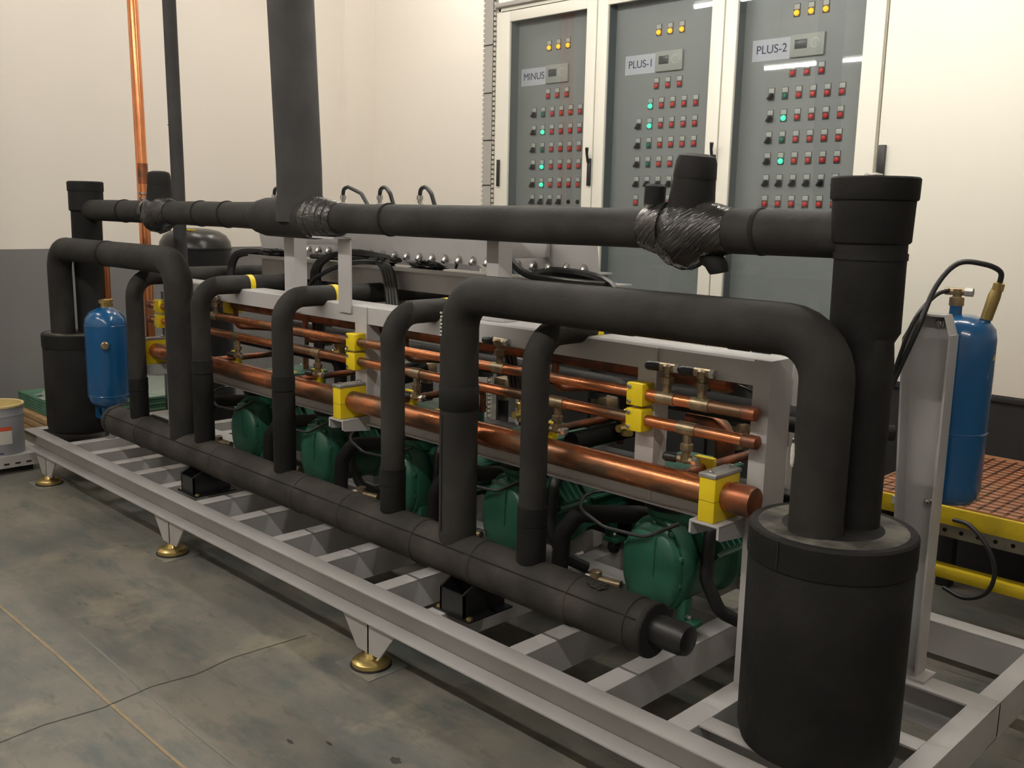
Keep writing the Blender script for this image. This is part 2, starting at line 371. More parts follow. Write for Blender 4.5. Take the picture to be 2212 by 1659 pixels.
for x in (-1.395, -3.12, -4.86):
    b = MB(); x0, x1 = x - 0.048, x + 0.048
    b.box(x0, x1, 2.155, YP - 0.004, 0.772, 0.780, 0.002); 
    b.prism([(2.155, 0.775), (2.155, 0.742), (2.165, 0.735), (YP - 0.004, 0.722), (YP - 0.004, 0.775)], 0, x0, x0 + 0.007)
    b.prism([(2.155, 0.775), (2.155, 0.742), (2.165, 0.735), (YP - 0.004, 0.722), (YP - 0.004, 0.775)], 0, x1 - 0.007, x1)
    b.build('bracket_arm', SILVER, FR, smooth=False)
# rear uprights tying the beam to the rear of the skid
for x in (-4.8, -3.1, -1.72):
    MB().box(x, x + 0.05, 3.10, 3.15, ZT, 1.10, 0.003).build('rear_post', SILVER, FR)
# stanchions standing on the top beam
def stanchion(x0, x1, y0, y1, z1, cap=False):
    t = 0.005; b = MB(); b.box(x0, x1, y0, y0 + t, 1.222, z1); b.box(x1 - t, x1, y0 + t, y1, 1.222, z1); b.box(x0, x0 + t, y0 + t, y1, 1.222, z1)
    if cap: b.box(x0 - 0.055, x1 + 0.02, y0 - 0.075, y1, z1, z1 + 0.006)
    return b.build('stanchion', SILVER, FR, smooth=False)
stanchion(-3.762, -3.682, 2.335, 2.40, 1.50); stanchion(-2.457, -2.398, 2.335, 2.402, 1.52)
MB().box(-3.273, -3.190, 2.281, 2.289, 1.185, 1.482).box(-3.335, -3.185, 2.20, 2.30, 1.482, 1.489).build('pipe_support', SILVER, FR, smooth=False)
MB().box(-2.50, -2.36, 2.33, 2.404, 1.222, 1.240, 0.003).build('foot_plate', SILVER, FR)

# ------------------------------------------------------------------ vessels
def vessel(cx, lab):
    t = thing('accumulator_vessel', lab, 'vessel', (cx, 2.175, ZT), 'insulated accumulator vessels')
    o = (cx, 2.175, ZT); r = 0.198
    MB().lathe([(r - 0.03, 0.0), (r - 0.008, 0.012), (r, 0.04), (r, 0.505), (r - 0.002, 0.508)], o, seg=48).build('jacket', INS_D, t)
    MB().lathe([(r + 0.003, 0.50), (r + 0.003, 0.572), (r - 0.002, 0.578)], o, seg=48).build('top_band', INS_D, t)
    b = MB(); b.lathe([(r - 0.001, 0.574), (r - 0.03, 0.580), (r - 0.10, 0.577)], o, seg=48); b.build('lid', LIDM, t)
    s = MB()
    a = -1.75; ux, uy = math.cos(a), math.sin(a)
    s.box(cx + (r + 0.003) * ux - 0.0015, cx + (r + 0.003) * ux + 0.0015, 2.175 + (r + 0.003) * uy - 0.002, 2.175 + (r + 0.003) * uy + 0.01, ZT + 0.505, ZT + 0.574); s.build('seam', MATTEB, t)
    return t
VR = vessel(-1.038, 'large near black insulated vessel at the right end of the skid')
VL = vessel(-5.740, 'far black insulated vessel at the left end of the skid')

# ------------------------------------------------------------------ insulated piping
YM, ZM = 2.10, 0.45
t = thing('suction_manifold', 'long thick black insulated pipe lying low along the front of the skid', 'pipe', (-3.3, YM, ZT))
b = MB(); xs = [-5.10 + 3.6 * i / 60 for i in range(61)]
b.tube([(x, YM, ZM) for x in xs], [0.078 + 0.0022 * noise.noise(Vector((x * 3, 0, 0))) for x in xs], 28); b.build('jacket', INS_M, t)
MB().lathe([(0.05, -0.012), (0.074, -0.004), (0.079, 0.02), (0.079, 0.05)], (-5.10, YM, ZM), (1, 0, 0)).build('end_cap', INS_D, t)
MB().lathe([(0.0805, -0.012), (0.0805, 0.0), (0.077, 0.004), (0.01, 0.005)], (-1.50, YM, ZM), (1, 0, 0)).build('end_cap', MATTEB, t)
MB().lathe([(0.046, 0.0), (0.046, 0.09), (0.041, 0.108), (0.025, 0.113)], (-1.497, YM + 0.004, ZM + 0.004), (1, 0, 0)).build('outlet_stub', RUBBER, t)
for x in (-4.72, -3.95, -3.27, -2.95, -2.52, -2.22, -1.80, -1.58):
    MB().lathe([(0.0798, -0.002), (0.0805, 0.0), (0.0805, 0.022), (0.0798, 0.024)], (x, YM, ZM), (1, 0, 0)).build('joint_band', INS_M, t)
sm = MB()
for a in (0.62, 2.6): sm.box(-5.05, -1.52, YM - 0.0802 * math.cos(a) - 0.0015, YM - 0.0802 * math.cos(a) + 0.0015, ZM + 0.0785 * math.sin(a) - 0.0015, ZM + 0.0785 * math.sin(a) + 0.0015)
sm.build('seam', MATTEB, t)
for x in (-4.10, -2.25):
    sb = MB().prism([(2.005, ZT + 0.004), (2.19, ZT + 0.004), (2.19, ZT + 0.11), (2.14, ZT + 0.115), (2.06, ZT + 0.115), (2.005, ZT + 0.09)], 0, x - 0.06, x - 0.052)
    sb.prism([(2.005, ZT + 0.004), (2.19, ZT + 0.004), (2.19, ZT + 0.11), (2.14, ZT + 0.115), (2.06, ZT + 0.115), (2.005, ZT + 0.09)], 0, x + 0.052, x + 0.06)
    sb.box(x - 0.09, x + 0.09, 2.0, 2.2, ZT, ZT + 0.006); sb.box(x - 0.06, x + 0.06, 2.005, 2.012, ZT + 0.004, ZT + 0.085)
    sd = sb.build('saddle', BLACKP, t, smooth=False)
    for dx in (-0.075, 0.075): MB().lathe([(0.011, 0.0), (0.011, 0.006), (0.006, 0.009)], (x + dx, 2.015, ZT + 0.006), seg=6).build('bolt', GOLD, sd)
# patch where the foam is torn
MB().lump((-1.70, YM - 0.012, ZM + 0.078), 0.035, 0.022, 0.008, 0.4, 14, seed=3).build('torn_patch', INS_M, t)

RX = (-4.79, -4.10, -3.41, -2.685, -1.985)
names = ('far left thin black insulated riser, beside the far blue tank', 'second thin black insulated riser from the left, just right of the left loop pipe',
         'middle one of the five thin black insulated risers', 'fourth thin black insulated riser, just left of the right loop pipe',
         'nearest thin black insulated riser, rising right of the right loop pipe leg')
BZ = (0.66, 0.84, 0.86, 0.62, 0.64)
for i, x in enumerate(RX):
    t = thing('riser_pipe', names[i], 'pipe', (x, YM, ZM + 0.06), 'suction risers')
    yb = 3.24
    MB().tube([(x, YM, ZM + 0.06), (x, YM, 1.240), (x, yb, 1.240), (x, yb, 0.80)], 0.043, 20, 0.10).build('pipe', INS, t)
    MB().lathe([(0.0455, 0), (0.0475, 0.002), (0.0475, 0.062), (0.0455, 0.064)], (x, YM, BZ[i])).build('joint_band', INS_D, t)
    MB().lathe([(0.0462, 0), (0.0468, 0.002), (0.0468, BZ[i] - ZM - 0.075)], (x, YM, ZM + 0.070)).build('lower_sleeve', INS_D, t)
    if i not in (0,):
        MB().lathe([(0.0445, 0), (0.0445, 0.026)], (x, 2.337, 1.240), (0, 1, 0), 24).box(x - 0.046, x + 0.046, 2.337, 2.363, 1.2225, 1.243, 0.002).build('clamp', YELLOW, t)
t = thing('loop_pipe', 'thick black insulated loop pipe rising to the near right vessel', 'pipe', (-1.7, YM, ZM), 'loop pipes')
MB().tube([(-2.332, YM, ZM + 0.05), (-2.332, YM, 1.337), (-1.046, YM, 1.337), (-1.046, YM, 0.856)], [0.064] * 18, 28, 0.115).build('pipe', INS, t)
MB().lathe([(0.0655, 0), (0.067, 0.002), (0.067, 0.078), (0.0655, 0.08)], (-2.332, YM, 0.955)).build('joint_band', INS_D, t)
MB().box(-2.345, -2.342, YM - 0.066, YM - 0.05, ZM + 0.09, 0.94).build('seam', MATTEB, t)
# printed marks on the foam, too small to read
mk = MB()
for k in range(7):
    a = -1.95 + 0.05 * (k % 2); zz = 1.272 - 0.012 * k
    mk.box(-2.332 + 0.0643 * math.cos(a) - 0.004, -2.332 + 0.0643 * math.cos(a) + 0.004, YM + 0.0643 * math.sin(a) - 0.0025, YM + 0.0643 * math.sin(a) + 0.0025, zz, zz + 0.006)
mk.build('printed_marks', WHITEP, t)
MB().lump((-1.095, YM - 0.045, 1.045), 0.006, 0.004, 0.028, 0.3, 12, seed=5).build('torn_patch', WHITEP, t)
t = thing('loop_pipe', 'thick black insulated loop pipe rising from the far left vessel', 'pipe', (-5.0, YM, ZM), 'loop pipes')
MB().tube([(-5.770, YM, 0.856), (-5.770, YM, 1.342), (-4.305, YM, 1.342), (-4.305, YM, ZM + 0.05)], [0.066] * 18, 28, 0.12).build('pipe', INS, t)
MB().lathe([(0.068, 0), (0.068, 0.03)], (-5.11, YM, 1.342), (1, 0, 0)).build('joint_band', INS_D, t)

YH, ZH = 2.25, 1.562
t = thing('header_pipe', 'long black insulated header pipe running level across the top of the skid', 'pipe', (-3.3, YH, ZH))
xs = [-5.72 + 4.68 * i / 70 for i in range(71)]
MB().tube([(x, YH, ZH) for x in xs], [0.058 + 0.003 * noise.noise(Vector((x * 2.5, 3, 0))) for x in xs], 28).build('jacket', INS, t)
MB().tube([(-3.83, YH, ZH - 0.004), (-3.80, YH, ZH - 0.004), (-3.74, YH, ZH - 0.004), (-3.40, YH, ZH - 0.004), (-3.36, YH, ZH - 0.004)], [0.062, 0.072, 0.082, 0.085, 0.083], 28).build('tee_sleeve', INS, t)
b = MB()
for k in range(5):
    x = -3.40 + 0.036 * k; r = 0.0862 - 0.0042 * k
    b.lathe([(r - 0.004, 0), (r - 0.001, 0.010), (r, 0.02), (r - 0.001, 0.036), (r - 0.005, 0.044)], (x, YH, ZH - 0.002), (1, 0.03 * math.sin(k * 2), 0.05 * math.sin(k)))
b.build('tape_wrap', TAPE, t)
for x, sl in ((-5.2, 0), (-4.35, 0), (-4.1, 0), (-2.9, 0), (-1.34, 0)):
    MB().lathe([(0.060, 0), (0.0625, 0.003), (0.0625, 0.012), (0.060, 0.015)], (x, YH, ZH), (1, 0, 0.12)).build('joint_ridge', INS_D, t)
# wrapped valves on the header
def wrapped_valve(x, seed, lean, lab, big):
    v = thing('wrapped_valve', lab, 'valve', (x, YH, ZH), 'wrapped header valves')
    MB().lump((x, YH - 0.005, ZH - 0.010), 0.100, 0.085, 0.098, 0.07, 9, 48, 30, seed).build('taped_body', WRAP, v)
    for sx in (-1, 1): MB().lathe([(0.080, 0), (0.072, 0.04), (0.0605, 0.085)], (x + sx * 0.055, YH, ZH), (sx, 0, 0), 28).build('tape_taper', WRAP, v)
    r0 = 0.062; tp = Vector((lean, 0, 1)).normalized()
    o = Vector((x + 0.005, YH, ZH + 0.055))
    MB().lathe([(r0 + 0.004, 0), (r0 - 0.001, 0.05), (r0 - 0.005, 0.088)], o, tp, 26).build('cap_skirt', INS_D, v)
    MB().lathe([(r0 - 0.003, 0.084), (r0 - 0.003, 0.088), (r0 - 0.006, 0.128), (r0 - 0.012, 0.143), (r0 - 0.032, 0.150), (0.008, 0.151)], o, tp, 26).build('cap', INS_D, v)
    if big:
        MB().lathe([(0.030, 0), (0.030, 0.05), (0.022, 0.056)], (x - 0.112, YH - 0.01, ZH + 0.068), (0.05, 0, 1)).build('plug', INS_D, v)
        MB().box(x - 0.135, x - 0.085, YH - 0.02, YH + 0.01, ZH + 0.058, ZH + 0.069, 0.002).build('tag', WHITEP, v)
        MB().tube([(x + 0.03, YH, ZH - 0.05), (x + 0.085, YH, ZH - 0.075), (x + 0.105, YH, ZH - 0.10), (x + 0.108, YH, ZH - 0.112)], [0.03, 0.03, 0.029, 0.026], 14).build('drain_stub', INS_D, v)
    return v
wrapped_valve(-1.562, 2.0, 0.09, 'large taped valve with black foam cap on the header near the right end', True)
v = wrapped_valve(-4.785, 6.5, 0.02, 'small far taped valve with black foam cap on the header', False)
# vertical branches of the header
t = thing('header_riser', 'thick black insulated upright pipe with wide cap at the right end', 'pipe', (-1.03, 2.25, 0.856), 'header end risers')
MB().tube([(-1.012, 2.235, 0.85), (-1.012, 2.235, 1.26), (-1.02, 2.24, 1.30), (-1.034, 2.25, 1.33), (-1.036, 2.25, 1.56)], [0.060, 0.060, 0.062, 0.083, 0.083], 30).build('pipe', INS_D, t)
MB().lathe([(0.088, 0), (0.092, 0.005), (0.095, 0.105)], (-1.038, 2.25, 1.545), seg=36).build('cap_skirt', INS_D, t)
MB().lathe([(0.098, 0.10), (0.1005, 0.104), (0.1015, 0.150), (0.098, 0.154), (0.01, 0.155)], (-1.038, 2.25, 1.545), seg=36).build('cap', INS_D, t)
MB().lump((-1.033, 2.225, 1.702), 0.022, 0.014, 0.006, 0.3, 12, seed=1).build('sealant_blob', WHITEP, t)
MB().lathe([(0.086, 0), (0.086, 0.016)], (-1.036, 2.25, 1.506), seg=30).build('joint_band', INS_D, t)
t = thing('header_riser', 'far thick black insulated upright pipe with cap at the left end', 'pipe', (-5.73, 2.25, 0.856), 'header end risers')
MB().tube([(-5.735, 2.25, 0.85), (-5.735, 2.25, 1.15), (-5.725, 2.25, 1.35), (-5.72, 2.25, 1.57)], [0.074, 0.075, 0.083, 0.083], 30).build('pipe', INS_D, t)
MB().lathe([(0.088, 0), (0.094, 0.005), (0.094, 0.115)], (-5.715, 2.25, 1.555), seg=36).build('cap_skirt', INS_D, t)
MB().lathe([(0.097, 0.112), (0.098, 0.116), (0.098, 0.162), (0.09, 0.168), (0.01, 0.168)], (-5.715, 2.25, 1.555), seg=36).build('cap', INS_D, t)
t = thing('main_riser', 'very thick black insulated pipe rising from the header to the ceiling', 'pipe', (-3.49, YH, ZH))
MB().tube([(-3.495, YH, ZH), (-3.498, YH, 1.75), (-3.55, YH, 2.6), (-3.57, YH, 4.3)], [0.093, 0.093, 0.094, 0.094], 32).build('jacket', INS_LIT, t)
MB().lathe([(0.098, -0.03), (0.103, 0.02), (0.0955, 0.075)], (-3.495, YH, ZH + 0.01), (0, 0, 1), 32).build('collar', INS_LIT, t)
t = thing('tall_insulated_pipe', 'thin straight black insulated pipe rising to the ceiling at the far left', 'pipe', (-5.29, 2.6, 0.4))
MB().tube([(-5.285, 2.6, 0.4), (-5.285, 2.6, 1.75), (-5.31, 2.6, 2.9), (-5.32, 2.6, 4.3)], [0.037] * 4, 20).build('jacket', INS_LIT, t)
MB().lathe([(0.0385, 0), (0.0385, 0.004)], (-5.296, 2.6, 2.04)).build('joint_ring', MATTEB, t)

# ------------------------------------------------------------------ copper lines with clamps and valves
def clamp_small(p, x, zc):
    b = MB(); b.box(x - 0.030, x + 0.030, 2.228, 2.284, zc - 0.034, zc + 0.034, 0.004); c = b.build('clamp', YELLOW, p)
    for dz in (-0.022, 0.022):
        MB().lathe([(0.007, 0), (0.007, 0.003), (0.004, 0.004)], (x - 0.018, 2.228, zc + dz), (0, -1, 0), 10).build('screw', STEEL, c)
def valve(p, x, y, z, up=1, knob=-1):
    b = MB()
    b.lathe([(0.013, 0.0), (0.013, 0.03 ), (0.019, 0.032), (0.019, 0.05), (0.013, 0.052), (0.013, 0.06), (0.017, 0.062), (0.017, 0.082), (0.010, 0.088)], (x, y, z), (0, 0, up), 8)
    b.cyl((x - 0.035, y, z + up * 0.078), (x + 0.030, y, z + up * 0.078), 0.012, 8)
    v = b.build('valve', BRASS, p)
    MB().lathe([(0.012, 0), (0.014, 0.004), (0.014, 0.035), (0.010, 0.042)], (x - 0.03, y - 0.002, z + up * 0.078), (-1, -0.25, 0), 12).build('cap', RUBBER, v)
    MB().lathe([(0.014, 0), (0.014, 0.014), (0.008, 0.017)], (x + 0.025, y, z + up * 0.078), (1, 0, 0), 6).build('nut', STEEL, v)
def copper_line(name, lab, z, ends, clamps, ups, downs):
    t = thing(name, lab, 'pipe', (-3.1, 2.255, z), 'thin copper lines')
    b = MB(); b.tube([(ends[0], 2.255, z), (ends[1], 2.255, z)], 0.0172, 18); b.build('pipe', COPPER if name[0] == 'c' else COPPER_D, t)
    for e, d in ((ends[1], 1), (ends[0], -1)):
        MB().lathe([(0.0198, -0.04), (0.0198, 0.004), (0.014, 0.008)], (e, 2.255, z), (d, 0, 0), 18).build('end_cap', COPPER_D, t)
    for x in clamps: clamp_small(t, x, z)
    for x in ups: MB().cyl((x - 0.03, 2.255, z), (x + 0.03, 2.255, z), 0.0200, 16).build('tee_fitting', BRASS, t); valve(t, x, 2.255, z + 0.012, 1)
    for x in downs: MB().cyl((x - 0.03, 2.255, z), (x + 0.03, 2.255, z), 0.0200, 16).build('tee_fitting', BRASS, t); valve(t, x, 2.255, z - 0.012, -1)
copper_line('copper_line', 'upper of the two thin level copper lines with yellow clamps', 1.080, (-4.96, -1.318), (-1.706, -3.122, -4.83), (-1.608, -1.490, -2.30, -3.60, -4.25), ())
copper_line('copper_line', 'lower of the two thin level copper lines with yellow clamps', 1.003, (-4.96, -1.310), (-1.706, -3.122, -4.83), (), (-1.531, -2.03, -2.74, -3.39, -4.05))
YBG, ZBG = 2.222, 0.848
t = thing('copper_manifold', 'thick copper pipe resting on three big yellow clamps', 'pipe', (-3.1, YBG, ZBG))
MB().tube([(-4.98, YBG, ZBG), (-1.335, YBG, ZBG)], 0.040, 28).build('pipe', COPPER, t)
MB().lathe([(0.0435, -0.045), (0.0435, 0.012), (0.040, 0.022), (0.02, 0.026)], (-1.305, YBG, ZBG), (1, 0, 0)).build('end_cap', COPPER_D, t)
MB().lathe([(0.0435, -0.045), (0.0435, 0.012), (0.040, 0.022), (0.02, 0.026)], (-4.96, YBG, ZBG), (-1, 0, 0)).build('end_cap', COPPER_D, t)
for x in (-1.395, -3.12, -4.86):
    c = MB().box(x - 0.026, x + 0.026, YBG - 0.062, YBG + 0.062, 0.780, 0.905, 0.004).build('clamp', YELLOW, t)
    MB().box(x - 0.028, x + 0.028, YBG - 0.066, YBG + 0.066, 0.905, 0.917, 0.003).build('top_plate', GALV, c)
    MB().box(x - 0.0262, x + 0.0262, YBG - 0.0622, YBG + 0.0622, 0.8395, 0.8405).build('split_line', MATTEB, c)
    for dy in (-0.048, 0.048): MB().lathe([(0.010, 0), (0.010, 0.006), (0.006, 0.008)], (x, YBG + dy, 0.917), seg=6).build('bolt', STEEL, c)
# branch stubs off the copper manifold
for x in (-1.56, -2.20, -2.955, -3.61, -4.32):
    s = MB().tube([(x, YBG, ZBG + 0.01), (x, 2.80, ZBG + 0.01), (x, 2.80, 0.75)], 0.0145, 14, 0.04).build('branch', COPPER_D, t)
    MB().box(x - 0.032, x + 0.032, 2.385, 2.41, 0.822, 0.892, 0.003).build('clamp', YELLOW, s)
t = thing('copper_discharge_line', 'dark copper line running tight under the silver top beam', 'pipe', (-3.0, 2.37, 1.13))
MB().tube([(-4.5, 2.372, 1.130), (-1.48, 2.372, 1.130)], 0.027, 20).build('pipe', COPPER_D, t)
MB().lathe([(0.030, -0.05), (0.030, 0.01), (0.02, 0.02)], (-1.48, 2.372, 1.130), (1, 0, 0)).build('end_cap', COPPER_D, t)
for x in (-4.27, -3.66, -2.95, -2.15):
    MB().tube([(x, 2.372, 1.13), (x, 2.372, 1.02), (x, 2.72, 0.98)], 0.013, 12, 0.04).build('branch', COPPER_D, t)
MB().box(-4.33, -4.27, 2.335, 2.41, 1.085, 1.166, 0.004).build('clamp', YELLOW, t)
# tall copper pair
t = thing('tall_copper_pipe', 'left of the two bright copper pipes rising together to the ceiling', 'pipe', (-5.80, 2.6, 1.0), 'tall copper pipes')
MB().tube([(-5.795, 2.37, 1.00), (-5.795, 2.37, 1.30), (-5.795, 2.62, 1.30), (-5.80, 2.62, 1.75), (-5.825, 2.62, 3.0), (-5.84, 2.62, 4.3)], 0.027, 18, 0.06).build('pipe', COPPER_B, t)
MB().lathe([(0.022, 0), (0.034, 0.008), (0.034, 0.03), (0.028, 0.034), (0.036, 0.038), (0.036, 0.05), (0.028, 0.056)], (-5.795, 2.37, 0.985), seg=16).build('union_nut', GOLD, t)
t = thing('tall_copper_pipe', 'right of the two bright copper pipes rising together to the ceiling', 'pipe', (-5.74, 2.6, 0.6), 'tall copper pipes')
MB().tube([(-5.728, 2.60, 0.6), (-5.728, 2.60, 1.75), (-5.762, 2.60, 2.9), (-5.78, 2.60, 4.3)], [0.028] * 4, 18).build('pipe', COPPER_B, t)
MB().lathe([(0.030, 0), (0.030, 0.12)], (-5.728, 2.60, 1.72), (-0.02, 0, 1)).build('coupling', COPPER_D, t)
for z in (1.66, 1.63, 1.60): MB().lathe([(0.040, 0), (0.040, 0.010)], (-5.728, 2.60, z)).build('hose_clip', STEEL, t)

# ------------------------------------------------------------------ compressors
def make_compressor():
    t = thing('compressor', '', 'compressor', (0, 0, 0), 'green piston compressors')
    def se(y, rx, rz, cz, n=36, p=2.6):
        return [(rx * (1 - 0.30 * max(0.0, math.sin(2 * PI * k / n) - 0.15)) * math.copysign(abs(math.cos(2 * PI * k / n)) ** (2 / p), math.cos(2 * PI * k / n)), y, cz + rz * math.copysign(abs(math.sin(2 * PI * k / n)) ** (2 / p), math.sin(2 * PI * k / n))) for k in range(n)]
    MB().rings([se(0.035, 0.118, 0.150, 0.225), se(0.05, 0.124, 0.156, 0.225), se(0.10, 0.124, 0.156, 0.225), se(0.11, 0.112, 0.142, 0.225), se(0.30, 0.115, 0.146, 0.225), se(0.31, 0.140, 0.150, 0.22), se(0.34, 0.140, 0.150, 0.22)]).build('crankcase', GREEN, t)
    e = MB().rings([se(0.036, 0.112, 0.140, 0.222), se(0.018, 0.110, 0.138, 0.222), se(0.004, 0.098, 0.124, 0.222), se(-0.006, 0.066, 0.088, 0.215), se(-0.009, 0.03, 0.04, 0.21)]).build('end_cover', GREEN, t, angle=60)
    for k in range(10):
        a = 2 * PI * (k + 0.5) / 10
        MB().lathe([(0.011, 0), (0.011, 0.010), (0.006, 0.013)], (0.109 * math.cos(a), 0.034, 0.224 + 0.139 * math.sin(a)), (0, -1, 0), 6).build('bolt', GREEN, e)
    MB().box(0.028, 0.034, -0.012, 0.01, 0.20, 0.33, 0.002).build('rib', GREEN, e)
    # neck and round head
    MB().rings([[(0.075 * math.cos(2 * PI * k / 24), 0.12 + 0.075 * math.sin(2 * PI * k / 24), z) for k in range(24)] for z in (0.35, 0.40)]).build('neck', GREEN, t)
    MB().lathe([(0.085, 0), (0.088, 0.006), (0.088, 0.024), (0.080, 0.032), (0.02, 0.036)], (0, 0.12, 0.398)).build('head_plate', BLACKP, t)
    # motor shell with cooling fins
    MB().lathe([(0.118, 0), (0.118, 0.28), (0.108, 0.31), (0.05, 0.325)], (0, 0.34, 0.22), (0, 1, 0), 30).build('motor_shell', GREEN, t)
    f = MB()
    for k in range(13):
        a = PI * (-0.35 + 1.7 * k / 12); c, s = math.cos(a), math.sin(a)
        if 0.20 < a / PI < 0.95: continue
        p0 = Vector((0.115 * c, 0, 0.22 + 0.115 * s)); p1 = Vector((0.140 * c, 0, 0.22 + 0.140 * s)); n = Vector((-s, 0, c)) * 0.004
        f.rings([[p0 - n + Vector((0, y, 0)), p0 + n + Vector((0, y, 0)), p1 + n + Vector((0, y, 0)), p1 - n + Vector((0, y, 0))] for y in (0.36, 0.60)])
    f.build('cooling_fins', GREEN, t, smooth=False)
    # finned cylinder heads leaning out on both sides
    for sg in (-1, 1):
        M = Matrix.Translation((sg * 0.115, 0.21, 0.30)) @ Matrix.Rotation(sg * math.radians(48), 4, 'Y')
        bm = bmesh.new(); bmesh.ops.create_cube(bm, size=1)
        bmesh.ops.scale(bm, vec=(0.13, 0.17, 0.07), verts=bm.verts); bmesh.ops.bevel(bm, geom=bm.edges[:], offset=0.014, segments=2, affect='EDGES')
        h = MB().bm(bm, M).build('cylinder_head', GREEN, t)
        b = MB()
        for q in range(5):
            bm = bmesh.new(); bmesh.ops.create_cube(bm, size=1); bmesh.ops.scale(bm, vec=(0.10, 0.006, 0.016), verts=bm.verts)
            b.bm(bm, M @ Matrix.Translation((0, -0.06 + 0.03 * q, 0.042)))
        b.build('head_fins', GREEN, h, smooth=False)
    # terminal box
    tb = MB().box(-0.215, 0.02, 0.235, 0.495, 0.375, 0.468, 0.006).build('terminal_box', GREEN, t)
    MB().box(-0.222, 0.027, 0.228, 0.502, 0.468, 0.480, 0.003).build('lid', GREEN, tb)
    MB().box(-0.06, -0.015, 0.27, 0.345, 0.4795, 0.4806).build('label', YELLOW, tb)
    for px, py in ((-0.21, 0.24), (0.015, 0.24), (-0.21, 0.49), (0.015, 0.49)):
        MB().lathe([(0.006, 0), (0.006, 0.003), (0.003, 0.005)], (px, py, 0.480), seg=8).build('screw', STEEL, tb)
    # suction service valve at the motor end
    MB().box(-0.285, -0.205, 0.84, 0.92, 0.46, 0.53, 0.008).cyl((-0.245, 0.88, 0.40), (-0.245, 0.88, 0.46), 0.03).build('suction_valve', BRASS, t)
    MB().tube([(-0.245, 0.88, 0.42), (-0.245, 0.88, 0.30), (-0.10, 0.66, 0.28)], 0.034, 14, 0.06).build('suction_elbow', INS_D, t)
    # oil and cable lines
    MB().tube([(0.05, 0.20, 0.33), (-0.12, 0.10, 0.345), (-0.32, 0.03, 0.315), (-0.36, 0.0, 0.24), (-0.37, 0.0, 0.10)], 0.030, 16, 0.06).build('oil_line', INS_D, t)
    MB().tube([(0.14, 0.20, 0.42), (0.150, 0.12, 0.36), (0.155, 0.10, 0.20), (0.20, 0.12, 0.10), (0.25, 0.2, 0.05)], 0.021, 12, 0.06).build('power_cable', RUBBER, t)
    MB().tube([(0.10, 0.02, 0.385), (0.0, -0.02, 0.325), (-0.14, -0.05, 0.33), (-0.27, -0.03, 0.36), (-0.31, 0.06, 0.39), (-0.22, 0.12, 0.40)], 0.006, 8, 0.08).build('capillary', RUBBER, t)
    ol = MB().cyl((-0.10, 0.0, 0.13), (-0.19, -0.02, 0.13), 0.016, 10).lathe([(0.02, -0.03), (0.02, 0.03), (0.014, 0.034)], (-0.19, -0.02, 0.13), (0, 0, 1), 10).build('oil_valve', BRASS, t)
    MB().lathe([(0.012, 0), (0.018, 0.006), (0.018, 0.02), (0.010, 0.028)], (-0.20, -0.03, 0.13), (-0.8, -0.6, 0), 14).build('cap', WHITEP, ol)
    # feet
    for px, py in ((-0.12, 0.07), (0.12, 0.07), (-0.12, 0.52), (0.12, 0.52)):
        ft = MB().box(px - 0.035, px + 0.035, py - 0.03, py + 0.03, 0.045, 0.062, 0.004).box(px * 0.85 - 0.016, px * 0.85 + 0.016, py - 0.02, py + 0.02, 0.06, 0.13, 0.003).build('foot', GREEN, t)
        MB().lathe([(0.020, 0), (0.026, 0.012), (0.026, 0.030), (0.020, 0.045)], (px, py, 0.0), seg=16).build('rubber_mount', RUBBER, ft)
        MB().lathe([(0.012, 0), (0.012, 0.010), (0.006, 0.016)], (px, py, 0.062), seg=6).build('nut', STEEL, ft)
    return t
CX = (-1.735, -2.40, -3.03, -3.62, -4.25)
clab = ('nearest green compressor, behind the end of the thick copper pipe', 'second nearest green compressor, seen between the right loop leg and nearest riser',
        'middle green compressor, mostly hidden behind the fourth riser', 'fourth green compressor from the near end, right of the middle riser',
        'farthest green compressor, between the second and middle risers')
c0 = make_compressor()
for i, x in enumerate(CX):
    c = c0 if i == 0 else copy_tree(c0)
    c.location = (x, 2.37, ZT); c['label'] = clab[i]

# ------------------------------------------------------------------ lines behind the posts
def spline(P, n=6):
    P = [Vector(p) for p in P]; Q = [2 * P[0] - P[1]] + P + [2 * P[-1] - P[-2]]; out = []
    for i in range(1, len(Q) - 2):
        a, b, c, d = Q[i - 1:i + 3]
        for k in range(n):
            u = k / n; out.append(0.5 * ((2 * b) + (c - a) * u + (2 * a - 5 * b + 4 * c - d) * u * u + (3 * b - a - 3 * c + d) * u ** 3))
    return out + [P[-1]]
def run(name, lab, pts, r, m, fil=0.06, cat='pipe', seg=14, group=None):
    if cat in ('hose', 'cable', 'tube'): pts = spline(pts); fil = 0
    return tag(MB().tube(pts, r, seg, fil).build(name, m), lab, cat, group)
run('insulated_line', 'grey insulated line with elbow behind the upper copper line, middle of the skid', [(-3.3, 2.75, 0.985), (-2.14, 2.75, 0.985), (-2.14, 2.75, 0.80)], 0.026, INS, group='lines behind the posts')
run('insulated_line', 'grey insulated line behind the two valves at the right end', [(-1.95, 2.62, 0.985), (-1.30, 2.62, 0.985), (-1.15, 2.75, 0.985)], 0.024, INS, group='lines behind the posts')
run('insulated_line', 'black insulated line running back between the two nearest compressors', [(-2.20, 2.52, 0.80), (-2.20, 3.0, 0.80), (-2.20, 3.0, 0.5)], 0.035, INS_D, group='lines behind the posts')
run('insulated_line', 'black insulated line running level behind the left copper lines', [(-4.7, 2.62, 0.90), (-3.75, 2.62, 0.90), (-3.75, 2.62, 0.70)], 0.030, INS_D, group='lines behind the posts')
